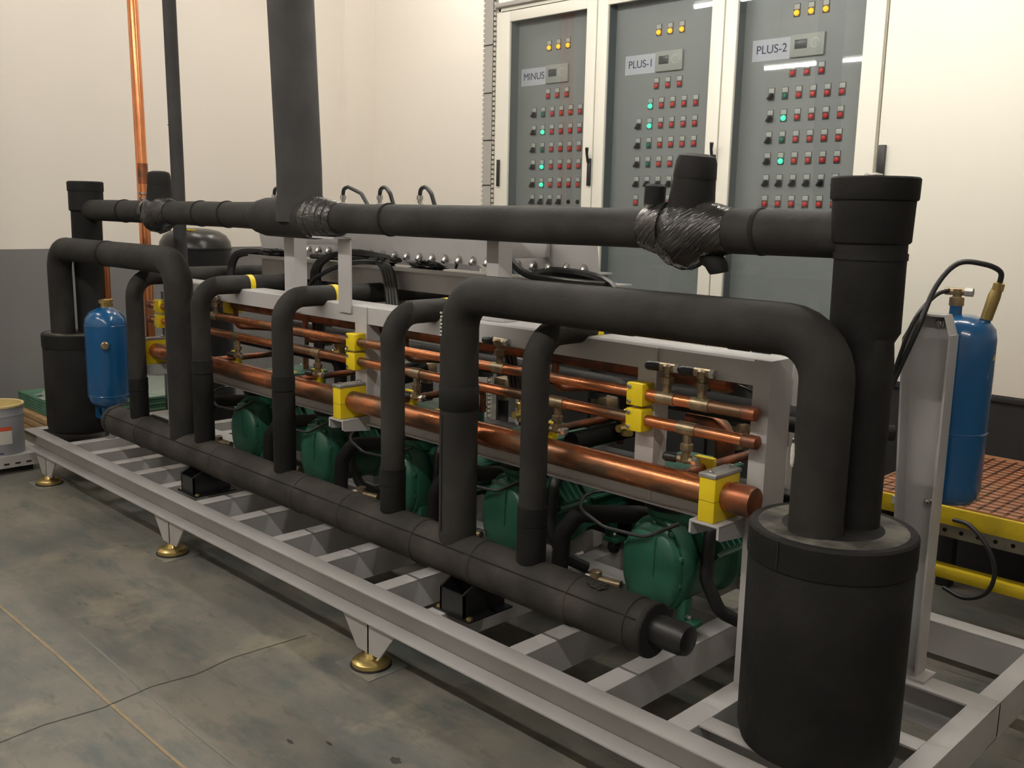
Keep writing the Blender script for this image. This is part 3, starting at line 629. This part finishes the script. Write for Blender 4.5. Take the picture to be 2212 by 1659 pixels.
run('insulated_line', 'grey insulated line crossing behind the middle post', [(-3.55, 2.85, 0.96), (-2.75, 2.85, 0.96), (-2.75, 2.85, 0.72)], 0.026, INS, group='lines behind the posts')
run('capillary_tube', 'thin dark capillary arching behind the right end post', [(-1.62, 2.45, 1.10), (-1.54, 2.45, 1.115), (-1.45, 2.45, 1.10), (-1.38, 2.45, 1.05), (-1.33, 2.45, 0.98)], 0.004, RUBBER, 0.05, 'tube', 8)
run('sight_bar', 'bright twin chrome bars beside the right end post', [(-1.36, 2.55, 0.955), (-1.12, 2.55, 0.955)], 0.008, STEEL, 0, 'bar', 10)
run('filler_line_front', 'long black insulated line added to darken the space behind the compressor covers', [(-4.75, 2.56, 0.70), (-4.72, 2.56, 0.70), (-2.0, 2.56, 0.70), (-1.97, 2.56, 0.70)], 0.030, INS_D, 0)  # added as a dark backdrop behind the compressors
run('filler_line_rear', 'long black insulated line added to darken the rear of the skid', [(-4.9, 3.0, 0.92), (-1.5, 3.0, 0.92), (-1.5, 3.0, 0.60)], 0.042, INS_D, 0.08)  # likewise added to darken the view through the skid
t = thing('dark_filler', 'long added black duct lying low behind the compressors', 'filler', (-3.1, 3.07, ZT))  # black box added to darken the backdrop
MB().box(-4.85, -1.35, 3.03, 3.10, ZT, 0.62, 0.004).build('body', MATTEB, t); MB().box(-4.86, -1.34, 3.025, 3.102, 0.62, 0.635, 0.003).build('lid', BLACKPL, t)
# black filter shells among the lines
run('copper_elbow', 'wide tarnished copper elbow behind the lower thin copper line', [(-1.80, 2.66, 0.93), (-1.66, 2.66, 0.93), (-1.66, 2.66, 0.80)], 0.033, COPPER_D, 0.05)
for x, y, z, r, l, lab in ((-3.32, 2.60, 0.88, 0.05, 0.18, 'short black filter shell left of the middle post'),):
    t = thing('filter_shell', lab, 'filter', (x, y, z), 'filter shells')
    MB().lathe([(r * 0.5, 0), (r, 0.02), (r, l - 0.02), (r * 0.5, l)], (x, y, z), (0, 1, 0.1), 20).build('shell', RUBBER, t)
    MB().lathe([(0.018, 0), (0.018, 0.03), (0.012, 0.034)], (x, y - 0.03, z), (0, 1, 0.1), 8).build('flare_nut', BRASS, t)
for x, y, z, lab in ((-2.03, 2.62, 0.89, 'brass service valve block behind the nearest riser'), (-2.52, 2.6, 0.86, 'brass service valve block right of the right loop leg'), (-3.72, 2.6, 0.96, 'brass service valve block left of the middle riser')):
    t = thing('service_valve', lab, 'valve', (x, y, z), 'brass service valves')
    MB().lathe([(0.022, -0.05), (0.022, 0.0), (0.028, 0.003), (0.028, 0.022), (0.018, 0.026), (0.018, 0.04), (0.012, 0.044)], (x, y, z), seg=8).build('body', GOLD, t)
    MB().cyl((x, y - 0.05, z - 0.02), (x, y + 0.05, z - 0.02), 0.014, 8).build('port', GOLD, t)

# ------------------------------------------------------------------ sensor box and cable tray behind the header
t = thing('sensor_panel', 'long grey sheet metal panel with a row of cable glands behind the header', 'panel', (-3.3, 2.62, 1.38))
b = MB()
b.prism([(2.600, 1.535), (2.606, 1.535), (2.631, 1.395), (2.625, 1.395)], 0, -4.44, -2.19)
b.box(-4.44, -2.19, 2.60, 2.80, 1.535, 1.547); b.box(-4.44, -2.19, 2.625, 2.70, 1.389, 1.395); b.build('face_sheet', SILVER, t, smooth=False)
MB().box(-4.46, -2.16, 2.556, 2.78, 1.346, 1.352).box(-4.46, -2.16, 2.556, 2.561, 1.352, 1.362).box(-4.40, -2.16, 2.60, 2.606, 1.262, 1.346).build('tray_shelf', SILVER, t, smooth=False)
g0 = MB().lathe([(0.011, 0), (0.013, 0.016), (0.010, 0.022), (0.010, 0.032)], (0, 0, 0), (0, -0.6, -0.8), 8)
for k in range(24):
    x = -4.16 + k * 0.083
    q = MB(); q.raw([(p[0] + x, p[1] + 2.622, p[2] + 1.418) for p in g0.v], g0.f); q.build('cable_gland', STEEL, t)
for x in (-3.72, -2.43): MB().box(x - 0.03, x + 0.03, 2.40, 2.60, 1.44, 1.50, 0.003).build('support_arm', SILVER, t)
for k, x in enumerate((-4.40, -3.80, -3.52, -3.24)):
    s = thing('pressure_sensor', ('leftmost', 'second from left', 'third from left', 'rightmost')[k] + ' of the small pressure sensors standing above the header', 'sensor', (x, 2.68, 1.547), 'pressure sensors')
    MB().box(x - 0.02, x + 0.02, 2.665, 2.695, 1.547, 1.605, 0.003).build('mount', GALV, s)
    MB().lathe([(0.008, 0), (0.016, 0.004), (0.016, 0.020), (0.010, 0.024), (0.010, 0.036), (0.014, 0.038), (0.014, 0.056), (0.006, 0.060)], (x, 2.68, 1.605), seg=12).build('body', STEEL, s)
    e = 0.17 if k == 1 else 0.06
    MB().tube([(x, 2.68, 1.66), (x + 0.005, 2.68, 1.69), (x + 0.04, 2.68, 1.70), (x + 0.04 + e * 0.6, 2.68, 1.67), (x + 0.045 + e, 2.69, 1.58), (x + 0.05 + e, 2.70, 1.53)], 0.009, 8, 0.03).build('cable', RUBBER, s)
def cable(lab, pts, r, fil=0.08, grp='loose black cables'): run('cable', lab, pts, r, RUBBER, fil, 'cable', 8, grp)
for k in range(4):
    q = 0.016 * k
    cable('strand %s of the cable bundle dropping left of the pipe support' % 'one two three four'.split()[k], [(-3.30, 2.60 + 0.5 * q, 1.385), (-3.55, 2.575, 1.40 + 0.3 * q), (-3.72 + q, 2.54, 1.39), (-3.80 + q, 2.51, 1.32), (-3.79 + q, 2.50 + 0.5 * q, 1.15), (-3.77 + q, 2.5, 0.95)], 0.010)
for k in range(4):
    q = 0.020 * k
    cable('strand %s of the cable bundle dropping right of the pipe support' % 'one two three four'.split()[k], [(-3.95, 2.60 + 0.3 * q, 1.372), (-3.60, 2.59 + 0.4 * q, 1.375), (-3.40 + q, 2.57, 1.372), (-3.31 + q, 2.545, 1.32), (-3.25 + q, 2.52, 1.18), (-3.22 + q, 2.52, 0.95)], 0.011)
cable('short thick black cable falling over the left end of the grey tray', [(-4.3, 2.62, 1.372), (-4.50, 2.56, 1.37), (-4.55, 2.52, 1.32), (-4.56, 2.5, 1.15)], 0.022)
cable('single black cable slanting down across the grey tray toward the left', [(-3.35, 2.58, 1.375), (-3.52, 2.53, 1.365), (-3.68, 2.48, 1.31), (-3.76, 2.45, 1.22), (-3.77, 2.45, 0.98)], 0.010)
cable('thick black cable hanging from the header beside the open panel door edge', [(-2.62, 2.50, 1.55), (-2.56, 2.50, 1.48), (-2.47, 2.52, 1.39), (-2.36, 2.55, 1.365), (-2.1, 2.56, 1.36)], 0.014)
cable('looped thin black cable standing on the grey tray', [(-2.95, 2.63, 1.37), (-2.90, 2.63, 1.46), (-2.80, 2.63, 1.485), (-2.70, 2.63, 1.46), (-2.66, 2.63, 1.37)], 0.006)
cable('black cable lying along the right end of the tray', [(-2.50, 2.62, 1.37), (-2.35, 2.60, 1.39), (-2.1, 2.58, 1.36), (-2.0, 2.58, 1.2)], 0.018)
for k, (x0, x1) in enumerate(((-4.42, -4.12), (-3.52, -3.30), (-3.18, -2.98))):
    o = MB().lump(((x0 + x1) / 2, 2.59, 1.372), (x1 - x0) / 2, 0.03, 0.020, 0.6, 20, seed=k + 2).build('cable_heap', RUBBER)
    tag(o, ('heap of coiled black cable at the left end of the tray', 'heap of black cable right of the pipe support on the tray', 'small tuft of black cable in the middle of the tray')[k], 'cable', 'cable heaps')
for x, lab in ((-2.55, 'left'), (-1.50, 'right')):
    for k in range(3): cable('strand %s of the %s black cable bundle behind the top beam' % ('one two three'.split()[k], lab), [(x + 0.02 * k, 2.52, 1.30), (x + 0.05 + 0.02 * k, 2.46, 1.20), (x + 0.09 + 0.02 * k, 2.48, 0.95)], 0.010)

# ------------------------------------------------------------------ tanks
t = thing('black_receiver', 'tall black domed receiver tank standing behind the far left pipes', 'tank', (-5.93, 3.02, 0))
MB().lathe([(0.225, 0.02), (0.225, 1.325)], (-5.93, 3.02, 0), seg=40).build('shell', BLACKP, t)
MB().lathe([(0.228, 1.318), (0.230, 1.328), (0.228, 1.338)], (-5.93, 3.02, 0), seg=40).build('weld_seam', BLACKP, t)
MB().lathe([(0.226, 1.335), (0.220, 1.37), (0.195, 1.41), (0.15, 1.437), (0.08, 1.452), (0.01, 1.456)], (-5.93, 3.02, 0), seg=40).build('dome', BLACKP, t)
MB().box(-5.86, -5.82, 2.92, 2.97, 1.442, 1.450).build('label', YELLOW, t)
t = thing('blue_tank', 'far blue enamel oil tank on a thin leg in front of the left vessel', 'tank', (-5.415, 2.2, ZT), 'blue oil tanks')
o = (-5.415, 2.20, 0); r = 0.112
MB().lathe([(0.03, 0.462), (0.08, 0.472), (0.105, 0.50), (r, 0.535), (r, 0.93), (0.108, 0.965), (0.085, 1.0), (0.04, 1.025), (0.02, 1.03)], o, seg=32).build('shell', BLUE, t)
for z in (0.535, 0.93): MB().lathe([(r, z - 0.003), (r + 0.002, z), (r, z + 0.003)], o, seg=32).build('weld_seam', BLUE, t)
MB().lathe([(0.02, 1.02), (0.02, 1.05), (0.03, 1.052), (0.03, 1.07), (0.012, 1.075)], o, seg=12).build('top_fitting', GOLD, t)
MB().cyl((-5.415, 2.2, ZT), (-5.415, 2.2, 0.465), 0.012, 10).lathe([(0.03, 0), (0.03, 0.008)], (-5.415, 2.2, ZT)).build('leg', GALV, t)
MB().box(-5.47, -5.36, 2.14, 2.26, 0.40, 0.415).box(-5.47, -5.45, 2.14, 2.16, 0.41, 0.47).box(-5.38, -5.36, 2.14, 2.16, 0.41, 0.47).build('base_ring', BLUE, t, smooth=False)
MB().lathe([(0.022, 0), (0.022, 0.03), (0.016, 0.035)], (-5.31, 2.15, 0.83), (0.9, -0.4, 0), 12).build('side_port', BRASS, t)
# right tank with its bracket
bx0, bx1 = -1.135, -1.005
t = thing('bracket_post', 'tall silver channel bracket carrying the near blue tank', 'bracket', (-1.05, 2.76, ZT))
def fl(x0, x1):
    return MB().prism([(2.700, ZT), (2.772, ZT), (2.772, 1.345), (2.735, 1.345), (2.700, 1.27)], 0, x0, x1)
MB().prism([(bx0 + 0.05, ZT), (bx1 + 0.004, ZT), (bx1, 1.29), (bx1 - 0.02, 1.345), (bx0 + 0.035, 1.345), (bx0, 1.27), (bx0 + 0.03, 0.8)], 1, 2.766, 2.772).build('web', SILVER, t, smooth=False)
for (a, b_) in (((bx0 + 0.05, ZT), (bx0, 1.27)), ((bx1, ZT), (bx1 - 0.002, 1.29))):
    m = MB(); th = 0.006
    m.rings([[(a[0], 2.705, a[1]), (a[0] + th, 2.705, a[1]), (a[0] + th, 2.770, a[1]), (a[0], 2.770, a[1])], [(b_[0], 2.712, b_[1]), (b_[0] + th, 2.712, b_[1]), (b_[0] + th, 2.770, b_[1]), (b_[0], 2.770, b_[1])]])
    m.build('flange', SILVER, t, smooth=False)
MB().prism([(bx0 + 0.035, 1.339), (bx1 - 0.02, 1.339), (bx1 - 0.02, 1.345), (bx0 + 0.035, 1.345)], 1, 2.712, 2.770).raw(
    [(bx0, 2.712, 1.27), (bx0, 2.77, 1.27), (bx0 + 0.035, 2.77, 1.345), (bx0 + 0.035, 2.712, 1.345)], [(0, 1, 2, 3)]).raw(
    [(bx1 - 0.002, 2.712, 1.29), (bx1 - 0.002, 2.77, 1.29), (bx1 - 0.02, 2.77, 1.345), (bx1 - 0.02, 2.712, 1.345)], [(0, 1, 2, 3)]).build('top_flange', SILVER, t, smooth=False)
for x, z in ((-1.052, 1.318), (-1.035, 0.80)): MB().lathe([(0.013, 0), (0.013, 0.006), (0.009, 0.008), (0.009, 0.016), (0.005, 0.018)], (x, 2.766, z), (0, -1, 0), 10).build('bolt', STEEL, t)
MB().box(-1.12, -0.97, 2.69, 2.78, ZT, ZT + 0.008).build('foot_plate', SILVER, t)
t = thing('blue_tank', 'near blue enamel oil tank hung high on the silver bracket', 'tank', (-1.022, 2.87, 0.78), 'blue oil tanks')
o = (-1.022, 2.872, 0); r = 0.086
MB().lathe([(0.03, 0.778), (0.065, 0.788), (0.082, 0.81), (r, 0.835), (r, 1.27), (0.081, 1.30), (0.06, 1.325), (0.02, 1.338)], o, seg=36).build('shell', BLUE, t)
for z in (1.00,): MB().lathe([(r, z - 0.003), (r + 0.0025, z), (r, z + 0.003)], o, seg=36).build('weld_seam', BLUE, t)
MB().lathe([(0.020, 1.31), (0.017, 1.345), (0.017, 1.365)], (-1.05, 2.862, 0), seg=14).build('neck', BLUE, t)
vv = MB().lathe([(0.020, 1.362), (0.020, 1.385), (0.012, 1.388), (0.012, 1.41)], (-1.05, 2.862, 0), seg=12).cyl((-1.085, 2.862, 1.402), (-1.03, 2.87, 1.402), 0.011, 10).build('shutoff_valve', BRASS, t)
MB().lathe([(0.013, 0), (0.013, 0.022)], (-1.032, 2.87, 1.402), (1, 0.1, 0), 6).build('nut', STEEL, vv)
MB().tube([(-0.972, 2.872, 1.30), (-0.968, 2.872, 1.335)], 0.014, 12).build('neck', BLUE, t)
MB().tube([(-0.968, 2.872, 1.33), (-0.953, 2.872, 1.395), (-0.945, 2.872, 1.425)], [0.016, 0.017, 0.013], 10).build('relief_valve', GOLD, t)
MB().lathe([(0.017, 0), (0.017, 0.02), (0.010, 0.024)], (-0.946, 2.872, 1.412), (0.15, 0, 1), 6).build('hex_nut', GOLD, t)
tri = MB().raw([(-1.022 + (r + 0.001) * math.cos(a), 2.872 + (r + 0.001) * math.sin(a), z) for a, z in ((-0.32, 1.165), (0.35, 1.165), (0.01, 1.235))], [(0, 1, 2)]); tri.build('warning_sticker', YELLOW, t, smooth=False)
run('oil_hose', 'long black hose arching over the near blue tank', [(-0.942, 2.87, 1.43), (-0.940, 2.86, 1.465), (-0.975, 2.83, 1.485), (-1.03, 2.79, 1.485), (-1.065, 2.74, 1.42), (-1.085, 2.69, 1.30), (-1.14, 2.66, 1.10), (-1.17, 2.64, 0.90)], 0.0075, RUBBER, 0.05, 'hose', 10, 'oil hoses')
run('oil_hose', 'short black hose leaving the valve of the near blue tank', [(-1.072, 2.86, 1.405), (-1.088, 2.80, 1.39), (-1.098, 2.70, 1.33), (-1.12, 2.67, 1.22), (-1.155, 2.66, 1.05), (-1.18, 2.65, 0.90)], 0.006, RUBBER, 0.05, 'hose', 10, 'oil hoses')

# ------------------------------------------------------------------ control cabinets
def text_mesh(s, size):
    c = bpy.data.curves.new('txt', 'FONT'); c.body = s; c.size = size; c.align_x = 'CENTER'; c.align_y = 'CENTER'; c.extrude = 0.0004;
    o = bpy.data.objects.new('txt', c); COL.objects.link(o); dg = bpy.context.evaluated_depsgraph_get(); dg.update()
    me = bpy.data.meshes.new_from_object(o.evaluated_get(dg)); bpy.data.objects.remove(o); return me
lens_m = MB().lathe([(0.0145, 0), (0.0145, 0.006), (0.011, 0.014), (0.004, 0.017)], (0, 0, 0), (0, -1, 0), 14)
ring_m = MB().lathe([(0.0165, 0), (0.0165, 0.004)], (0, 0, 0), (0, -1, 0), 14)
leg_m = MB().box(-0.015, 0.015, -0.006, 0, 0.018, 0.042, 0.001)
bez_m = MB().box(-0.018, 0.018, -0.0035, 0, -0.019, 0.045, 0.001)
knob_m = MB().lathe([(0.016, 0), (0.016, 0.008), (0.012, 0.012)], (0, 0, 0), (0, -1, 0), 12)
kbar_m = MB().box(-0.0045, 0.0045, -0.030, -0.008, -0.018, 0.018, 0.001)
CACHE = {}
def inst(key, mb, m, name, parent, loc):
    if (key, m.name) not in CACHE:
        o = mb.build(name, m); o.parent = parent; CACHE[(key, m.name)] = o.data
    else:
        o = bpy.data.objects.new(name, CACHE[(key, m.name)]); COL.objects.link(o); o.parent = parent
    o.location = loc; return o
YPN = YC + 0.10
def cabinet(x0, x1, g0, g1, title, lab, colx, topx, grid, rows):
    t = thing('control_cabinet', lab, 'cabinet', (x0, YC, 0), 'control cabinets')
    L = lambda x, y, z: (x - x0, y - YC, z)
    zb, zt = 0.84, 2.88; gb, gt = 0.98, 2.786
    b = MB()
    b.box(x0 + 0.002, x1 - 0.002, YC + 0.02, YC + 0.5, zb, zb + 0.02); b.box(x0 + 0.002, x1 - 0.002, YC + 0.02, YC + 0.5, zt - 0.02, zt)
    b.box(x0 + 0.002, x0 + 0.02, YC + 0.02, YC + 0.5, zb, zt); b.box(x1 - 0.02, x1 - 0.002, YC + 0.02, YC + 0.5, zb, zt); b.box(x0, x1, YC + 0.48, YC + 0.5, zb, zt)
    b.build('body', CABW, t, smooth=False)
    d = MB()
    d.box(x0 + 0.004, g0, YC, YC + 0.022, zb + 0.01, zt - 0.03, 0.003); d.box(g1, x1 - 0.004, YC, YC + 0.022, zb + 0.01, zt - 0.03, 0.003)
    d.box(g0, g1, YC, YC + 0.022, gt, zt - 0.03, 0.002); d.box(g0, g1, YC, YC + 0.022, zb + 0.01, gb, 0.002)
    d = d.build('door_frame', CABW, t)
    MB().box(g0 - 0.01, g1 + 0.01, YC + 0.012, YC + 0.016, gb - 0.01, gt + 0.01).build('glass_pane', GLASS, d, smooth=False)
    p = MB().box(x0 + 0.02, x1 - 0.02, YPN, YPN + 0.012, zb + 0.02, zt - 0.03)
    p.build('mounting_panel', PANEL, t, smooth=False)
    MB().box(g0 - 0.022, g0 - 0.012, YC + 0.024, YPN, zb + 0.02, gt + 0.02).box(g1 + 0.012, g1 + 0.022, YC + 0.024, YPN, zb + 0.02, gt + 0.02).box(g0 - 0.022, g1 + 0.022, YC + 0.024, YPN, gt + 0.012, gt + 0.022).build('inner_reveal', PANELD, t, smooth=False)
    # hood strip above the doors
    MB().box(x0, x1, YC - 0.02, YC + 0.5, zt, zt + 0.025, 0.003).build('roof_plate', TRUNK, t)
    # black stand below
    MB().box(x0 + 0.01, x1 - 0.01, YC + 0.05, YC + 0.48, 0.0, zb).build('stand', MATTEB, t, smooth=False)
    MB().box(x0, x1, YC + 0.01, YC + 0.06, zb - 0.03, zb, 0.002).build('stand_edge', BLACKPL, t)
    # handle
    if title != 'PLUS-2':
      h = MB().box(x1 - 0.028, x1 - 0.004, YC - 0.016, YC, 1.765, 1.925, 0.003).build('door_handle', BLACKPL, t)
      MB().tube([(x1 - 0.016, YC - 0.02, 1.90), (x1 - 0.014, YC - 0.035, 1.95), (x1 - 0.006, YC - 0.045, 1.985)], [0.008, 0.008, 0.011], 8).build('lever', BLACKPL, h)
    # label and controller
    lx0, lz0, lz1 = colx - 0.125, 2.398, 2.508
    lb = MB().box(lx0, lx0 + 0.217, YPN - 0.002, YPN, lz0, lz1 - 0.003).build('name_label', PAPER, t, smooth=False)
    me = text_mesh(title, 0.060 if len(title) > 5 else 0.062); me.materials.append(INK); o = bpy.data.objects.new('lettering', me); COL.objects.link(o); o.parent = lb
    o.location = L(lx0 + 0.112, YPN - 0.0026, (lz0 + lz1) / 2 - 0.001); o.rotation_euler = (PI / 2, 0, 0)
    cx0 = lx0 + 0.222
    cc = MB().box(cx0, cx0 + 0.187, YPN - 0.016, YPN, 2.398, 2.510, 0.007).build('controller', CTRL, t)
    MB().box(cx0 + 0.028, cx0 + 0.095, YPN - 0.018, YPN - 0.01, 2.438, 2.482, 0.001).build('display', LCD, cc)
    MB().lathe([(0.026, 0), (0.026, 0.002)], (cx0 + 0.14, YPN - 0.016, 2.46), (0, -1, 0), 18).build('keypad', LEGEND, cc)
    MB().lathe([(0.018, 0), (0.018, 0.002)], (cx0 + 0.14, YPN - 0.018, 2.46), (0, -1, 0), 18).build('key_ring', CTRL, cc)
    def put(kind, x, z):
        if kind == '.': return
        if kind == 'k':
            s = inst('knob', knob_m, BLACKPL, 'selector_switch', t, L(x, YPN, z)); inst('kbar', kbar_m, BLACKPL, 'knob_bar', s, (0, 0, 0)).rotation_euler = (0, 0.6, 0)
        elif kind == 'h':
            inst('hole', lens_m, MATTEB, 'blanking_plug', t, L(x, YPN + 0.006, z)); return
        else:
            mm = {'o': ORANGEON, 'r': REDL, 'g': GREENL, 'G': GREENON}[kind]
            s = inst('lens', lens_m, mm, 'indicator_lamp', t, L(x, YPN, z)); inst('ring', ring_m, BLACKPL, 'bezel', s, (0, 0, 0))
        inst('bez', bez_m, BEZ, 'backing_plate', s, (0, 0, 0))
        inst('leg', leg_m, LEGEND, 'legend_plate', s, (0, 0, 0))
    for z, ch in ((2.615, 'ooo'), (2.324, 'rrr')):
        for k, c in enumerate(ch): put(c, topx + 0.0787 * k, z)
    for z, ch in zip((2.215, 2.105, 1.996, 1.889, 1.777, 1.671), rows):
        for k, c in enumerate(ch): put(c, grid + 0.0775 * k, z)
    return t
CAB = ((-4.68, -3.835, -4.558, -3.915, 'MINUS', 'cream control cabinet with glass door, left one marked MINUS', -4.415, -4.300, -4.415, ('kgrrrr', 'kGrrrr', 'kgrrrr', 'kGrrrr', 'kGrrrr', 'kkkkhh')),
       (-3.835, -2.965, -3.755, -3.045, 'PLUS-1', 'cream control cabinet with glass door, middle one marked PLUS-1', -3.565, -3.458, -3.572, ('.Grrrr', 'kGrrrr', 'kgrrrr', 'kgrrrr', 'kkkkkk', 'rrrrrr')),
       (-2.965, -2.092, -2.888, -2.194, 'PLUS-2', 'cream control cabinet with glass door, right one marked PLUS-2', -2.722, -2.605, -2.7175, ('kgrrrr', 'kGrrrr', 'kgrrrr', 'kGrrrr', 'kkkkkk', 'rrrrrr')))
for c in CAB: cabinet(*c)
t = thing('switch_cabinet', 'plain cream cabinet with closed door right of the glass ones', 'cabinet', (-2.085, YC, 0))
MB().box(-2.085, -1.0, YC + 0.02, YC + 0.5, 0.84, 2.88).build('body', CABW, t, smooth=False)
MB().box(-2.078, -1.0, YC - 0.002, YC + 0.02, 0.845, 2.86, 0.003).build('door', CABW, t)
MB().box(-2.070, -2.036, YC - 0.018, YC - 0.002, 1.79, 1.945, 0.002).build('handle', BLACKPL, t)
MB().box(-2.085, -1.0, YC + 0.01, YC + 0.48, 0.0, 0.838).build('stand', MATTEB, t, smooth=False)
MB().box(-2.085, -1.0, YC - 0.002, YC + 0.05, 0.815, 0.843, 0.002).build('stand_edge', BLACKPL, t)
MB().box(-2.085, -1.0, YC - 0.02, YC + 0.5, 2.88, 2.905, 0.003).build('roof_plate', TRUNK, t)
MB().box(-4.642, -4.622, YC - 0.016, YC, 1.765, 1.935, 0.003).build('hinge_plate', BLACKPL, [o for o in COL.objects if o.name == 'control_cabinet'][0])
# slotted cable trunking left of the cabinets
t = thing('cable_trunking', 'upright grey slotted cable trunking beside the MINUS cabinet', 'trunking', (-4.75, YC, 0))
MB().box(-4.800, -4.695, YC + 0.03, YC + 0.034, 0.02, 3.6).build('back', TRUNK, t, smooth=False)
MB().box(-4.788, -4.712, YC + 0.002, YC + 0.006, 0.02, 3.6).build('cover', TRUNK, t, smooth=False)
for x in (-4.800, -4.700):
    b = MB(); z = 0.02
    while z < 3.58:
        b.box(x, x + 0.010, YC - 0.002, YC + 0.03, z, z + 0.020); z += 0.031
    b.box(x, x + 0.003, YC + 0.02, YC + 0.03, 0.02, 3.6)
    o = b.build('slotted_side', TRUNKL, t, smooth=False); o['kind'] = 'stuff'
for z in (1.77, 2.06, 2.36, 2.66, 2.95): MB().box(-4.79, -4.71, YC - 0.001, YC + 0.002, z, z + 0.006).build('tie', MATTEB, t, smooth=False)

# ------------------------------------------------------------------ yellow platform behind the skid on the right
t = thing('work_platform', 'low yellow steel platform with brown plywood deck behind the skid', 'platform', (-1.0, 3.6, 0))
MB().box(-1.55, -0.2, 3.46, 4.35, 0.585, 0.605).build('deck', DECK, t, smooth=False)
b = MB()
for i in range(29):
    b.box(-1.54 + 0.045 * i, -1.53 + 0.045 * i, 3.47, 4.3, 0.605, 0.6065)
for j in range(18): b.box(-1.54, -0.22, 3.49 + 0.045 * j, 3.50 + 0.045 * j, 0.605, 0.6065)
o = b.build('deck_tread', COPPER_D, t, smooth=False); o['kind'] = 'stuff'
MB().box(-1.55, -0.2, 3.44, 3.46, 0.535, 0.600, 0.003).build('upper_beam', YELLOWP, t)
MB().box(-1.55, -0.2, 3.44, 3.50, 0.335, 0.375, 0.003).build('lower_beam', YELLOWP, t)
MB().box(-1.42, -1.27, 3.432, 3.44, 0.57, 0.598).build('label_strip', WHITEP, t, smooth=False)
b = MB().box(-1.55, -0.2, 3.60, 3.604, 0.44, 0.49); b.build('strut', GALV, t, smooth=False)
for i in range(22): MB().lathe([(0.008, 0), (0.008, 0.001)], (-1.52 + 0.06 * i, 3.599, 0.465), (0, -1, 0), 8).build('strut_hole', MATTEB, t)
for x in (-1.5, -0.4):
    for y in (3.56, 4.28): MB().box(x - 0.03, x + 0.03, y - 0.03, y + 0.03, 0, 0.585, 0.003).build('leg', MATTEB, t)
MB().box(-1.55, -0.2, 3.58, 3.62, 0.02, 0.10).build('floor_rail', TRUNK, t, smooth=False)
run('trailing_cable', 'thin black cable drooping from the yellow platform beam', [(-1.19, 3.42, 0.565), (-1.13, 3.41, 0.56), (-1.06, 3.40, 0.50), (-1.03, 3.40, 0.42), (-1.05, 3.40, 0.34), (-1.12, 3.40, 0.30), (-1.20, 3.42, 0.31)], 0.008, RUBBER, 0.05, 'cable', 10)

# ------------------------------------------------------------------ left: pallet of boards, slotted base, pail
t = thing('board_stack', 'stack of green boards wrapped in film on pale timber by the left wall', 'boards', (-6.75, 2.6, 0))
for k, (z0, z1) in enumerate(((0.03, 0.075), (0.082, 0.127), (0.134, 0.170))):
    MB().box(-7.3, -6.42 + 0.01 * k, 2.26, 3.6, z0, z1, 0.003).build('timber_board', WOOD, t)
for k in range(5): MB().box(-7.25, -6.44 - 0.006 * (k % 2), 2.30, 3.5, 0.176 + 0.020 * k, 0.193 + 0.020 * k, 0.002).build('green_board', GREENPK, t)
MB().lump((-6.86, 2.90, 0.278), 0.40, 0.60, 0.03, 0.25, 8, seed=4).build('film_wrap', GREENPL, t)
MB().box(-6.56, -6.46, 2.32, 2.50, 0.292, 0.306).build('card_offcut', WHITEP, t)
for y in (2.34, 2.9, 3.45): MB().box(-7.3, -6.46, y - 0.05, y + 0.05, 0, 0.03).build('bearer', WOOD, t)
SBX = -6.02
t = thing('slotted_base', 'low pale slotted steel base under the grey pail', 'base', (-6.2, 1.6, 0))
b = MB().box(-6.45, SBX, 0.9, 2.05, 0.100, 0.112); b.box(SBX - 0.006, SBX, 0.9, 2.05, 0.040, 0.1); b.build('deck', SILVER, t, smooth=False)
for i in range(16): MB().box(SBX, SBX + 0.0015, 1.0 + 0.062 * i, 1.03 + 0.062 * i, 0.058, 0.068).build('slot', MATTEB, t, smooth=False)
for y in (1.0, 1.95): MB().box(-6.44, -6.06, y - 0.03, y + 0.03, 0, 0.100).build('foot', MATTEB, t, smooth=False)
px, py, pz = -6.17, 1.835, 0.112
t = thing('pail', 'open grey metal pail with red and white label on the slotted base', 'pail', (px, py, pz))
MB().lathe([(0.135, 0), (0.137, 0.004), (0.139, 0.22), (0.1385, 0.23), (0.141, 0.235), (0.1385, 0.24), (0.140, 0.285)], (px, py, pz), seg=40, cap=False).build('shell', PAIL, t)
MB().lathe([(0.140, 0.283), (0.146, 0.286), (0.147, 0.297), (0.141, 0.300), (0.134, 0.296), (0.133, 0.20), (0.01, 0.20)], (px, py, pz), seg=40, cap=False).build('rim', CREAM, t)
MB().lathe([(0.135, 0.0), (0.01, 0.001)], (px, py, pz), seg=40).build('bottom', PAIL, t)
def wrap(name, z0, z1, a0, a1, m, p, rr=0.1400):
    v = []; f = []; n = 14
    for k in range(n + 1):
        a = a0 + (a1 - a0) * k / n
        for z in (z0, z1): v.append((px + rr * math.cos(a), py + rr * math.sin(a), pz + z))
        if k: f.append((2 * k - 2, 2 * k, 2 * k + 1, 2 * k - 1))
    return MB().raw(v, f).build(name, m, p)
lb = wrap('label', 0.07, 0.150, -1.7, 0.22, WHITEP, t); wrap('red_band', 0.150, 0.175, -1.7, 0.22, REDP, lb)
wrap('blue_mark', 0.012, 0.020, -0.35, -0.15, INK, t)
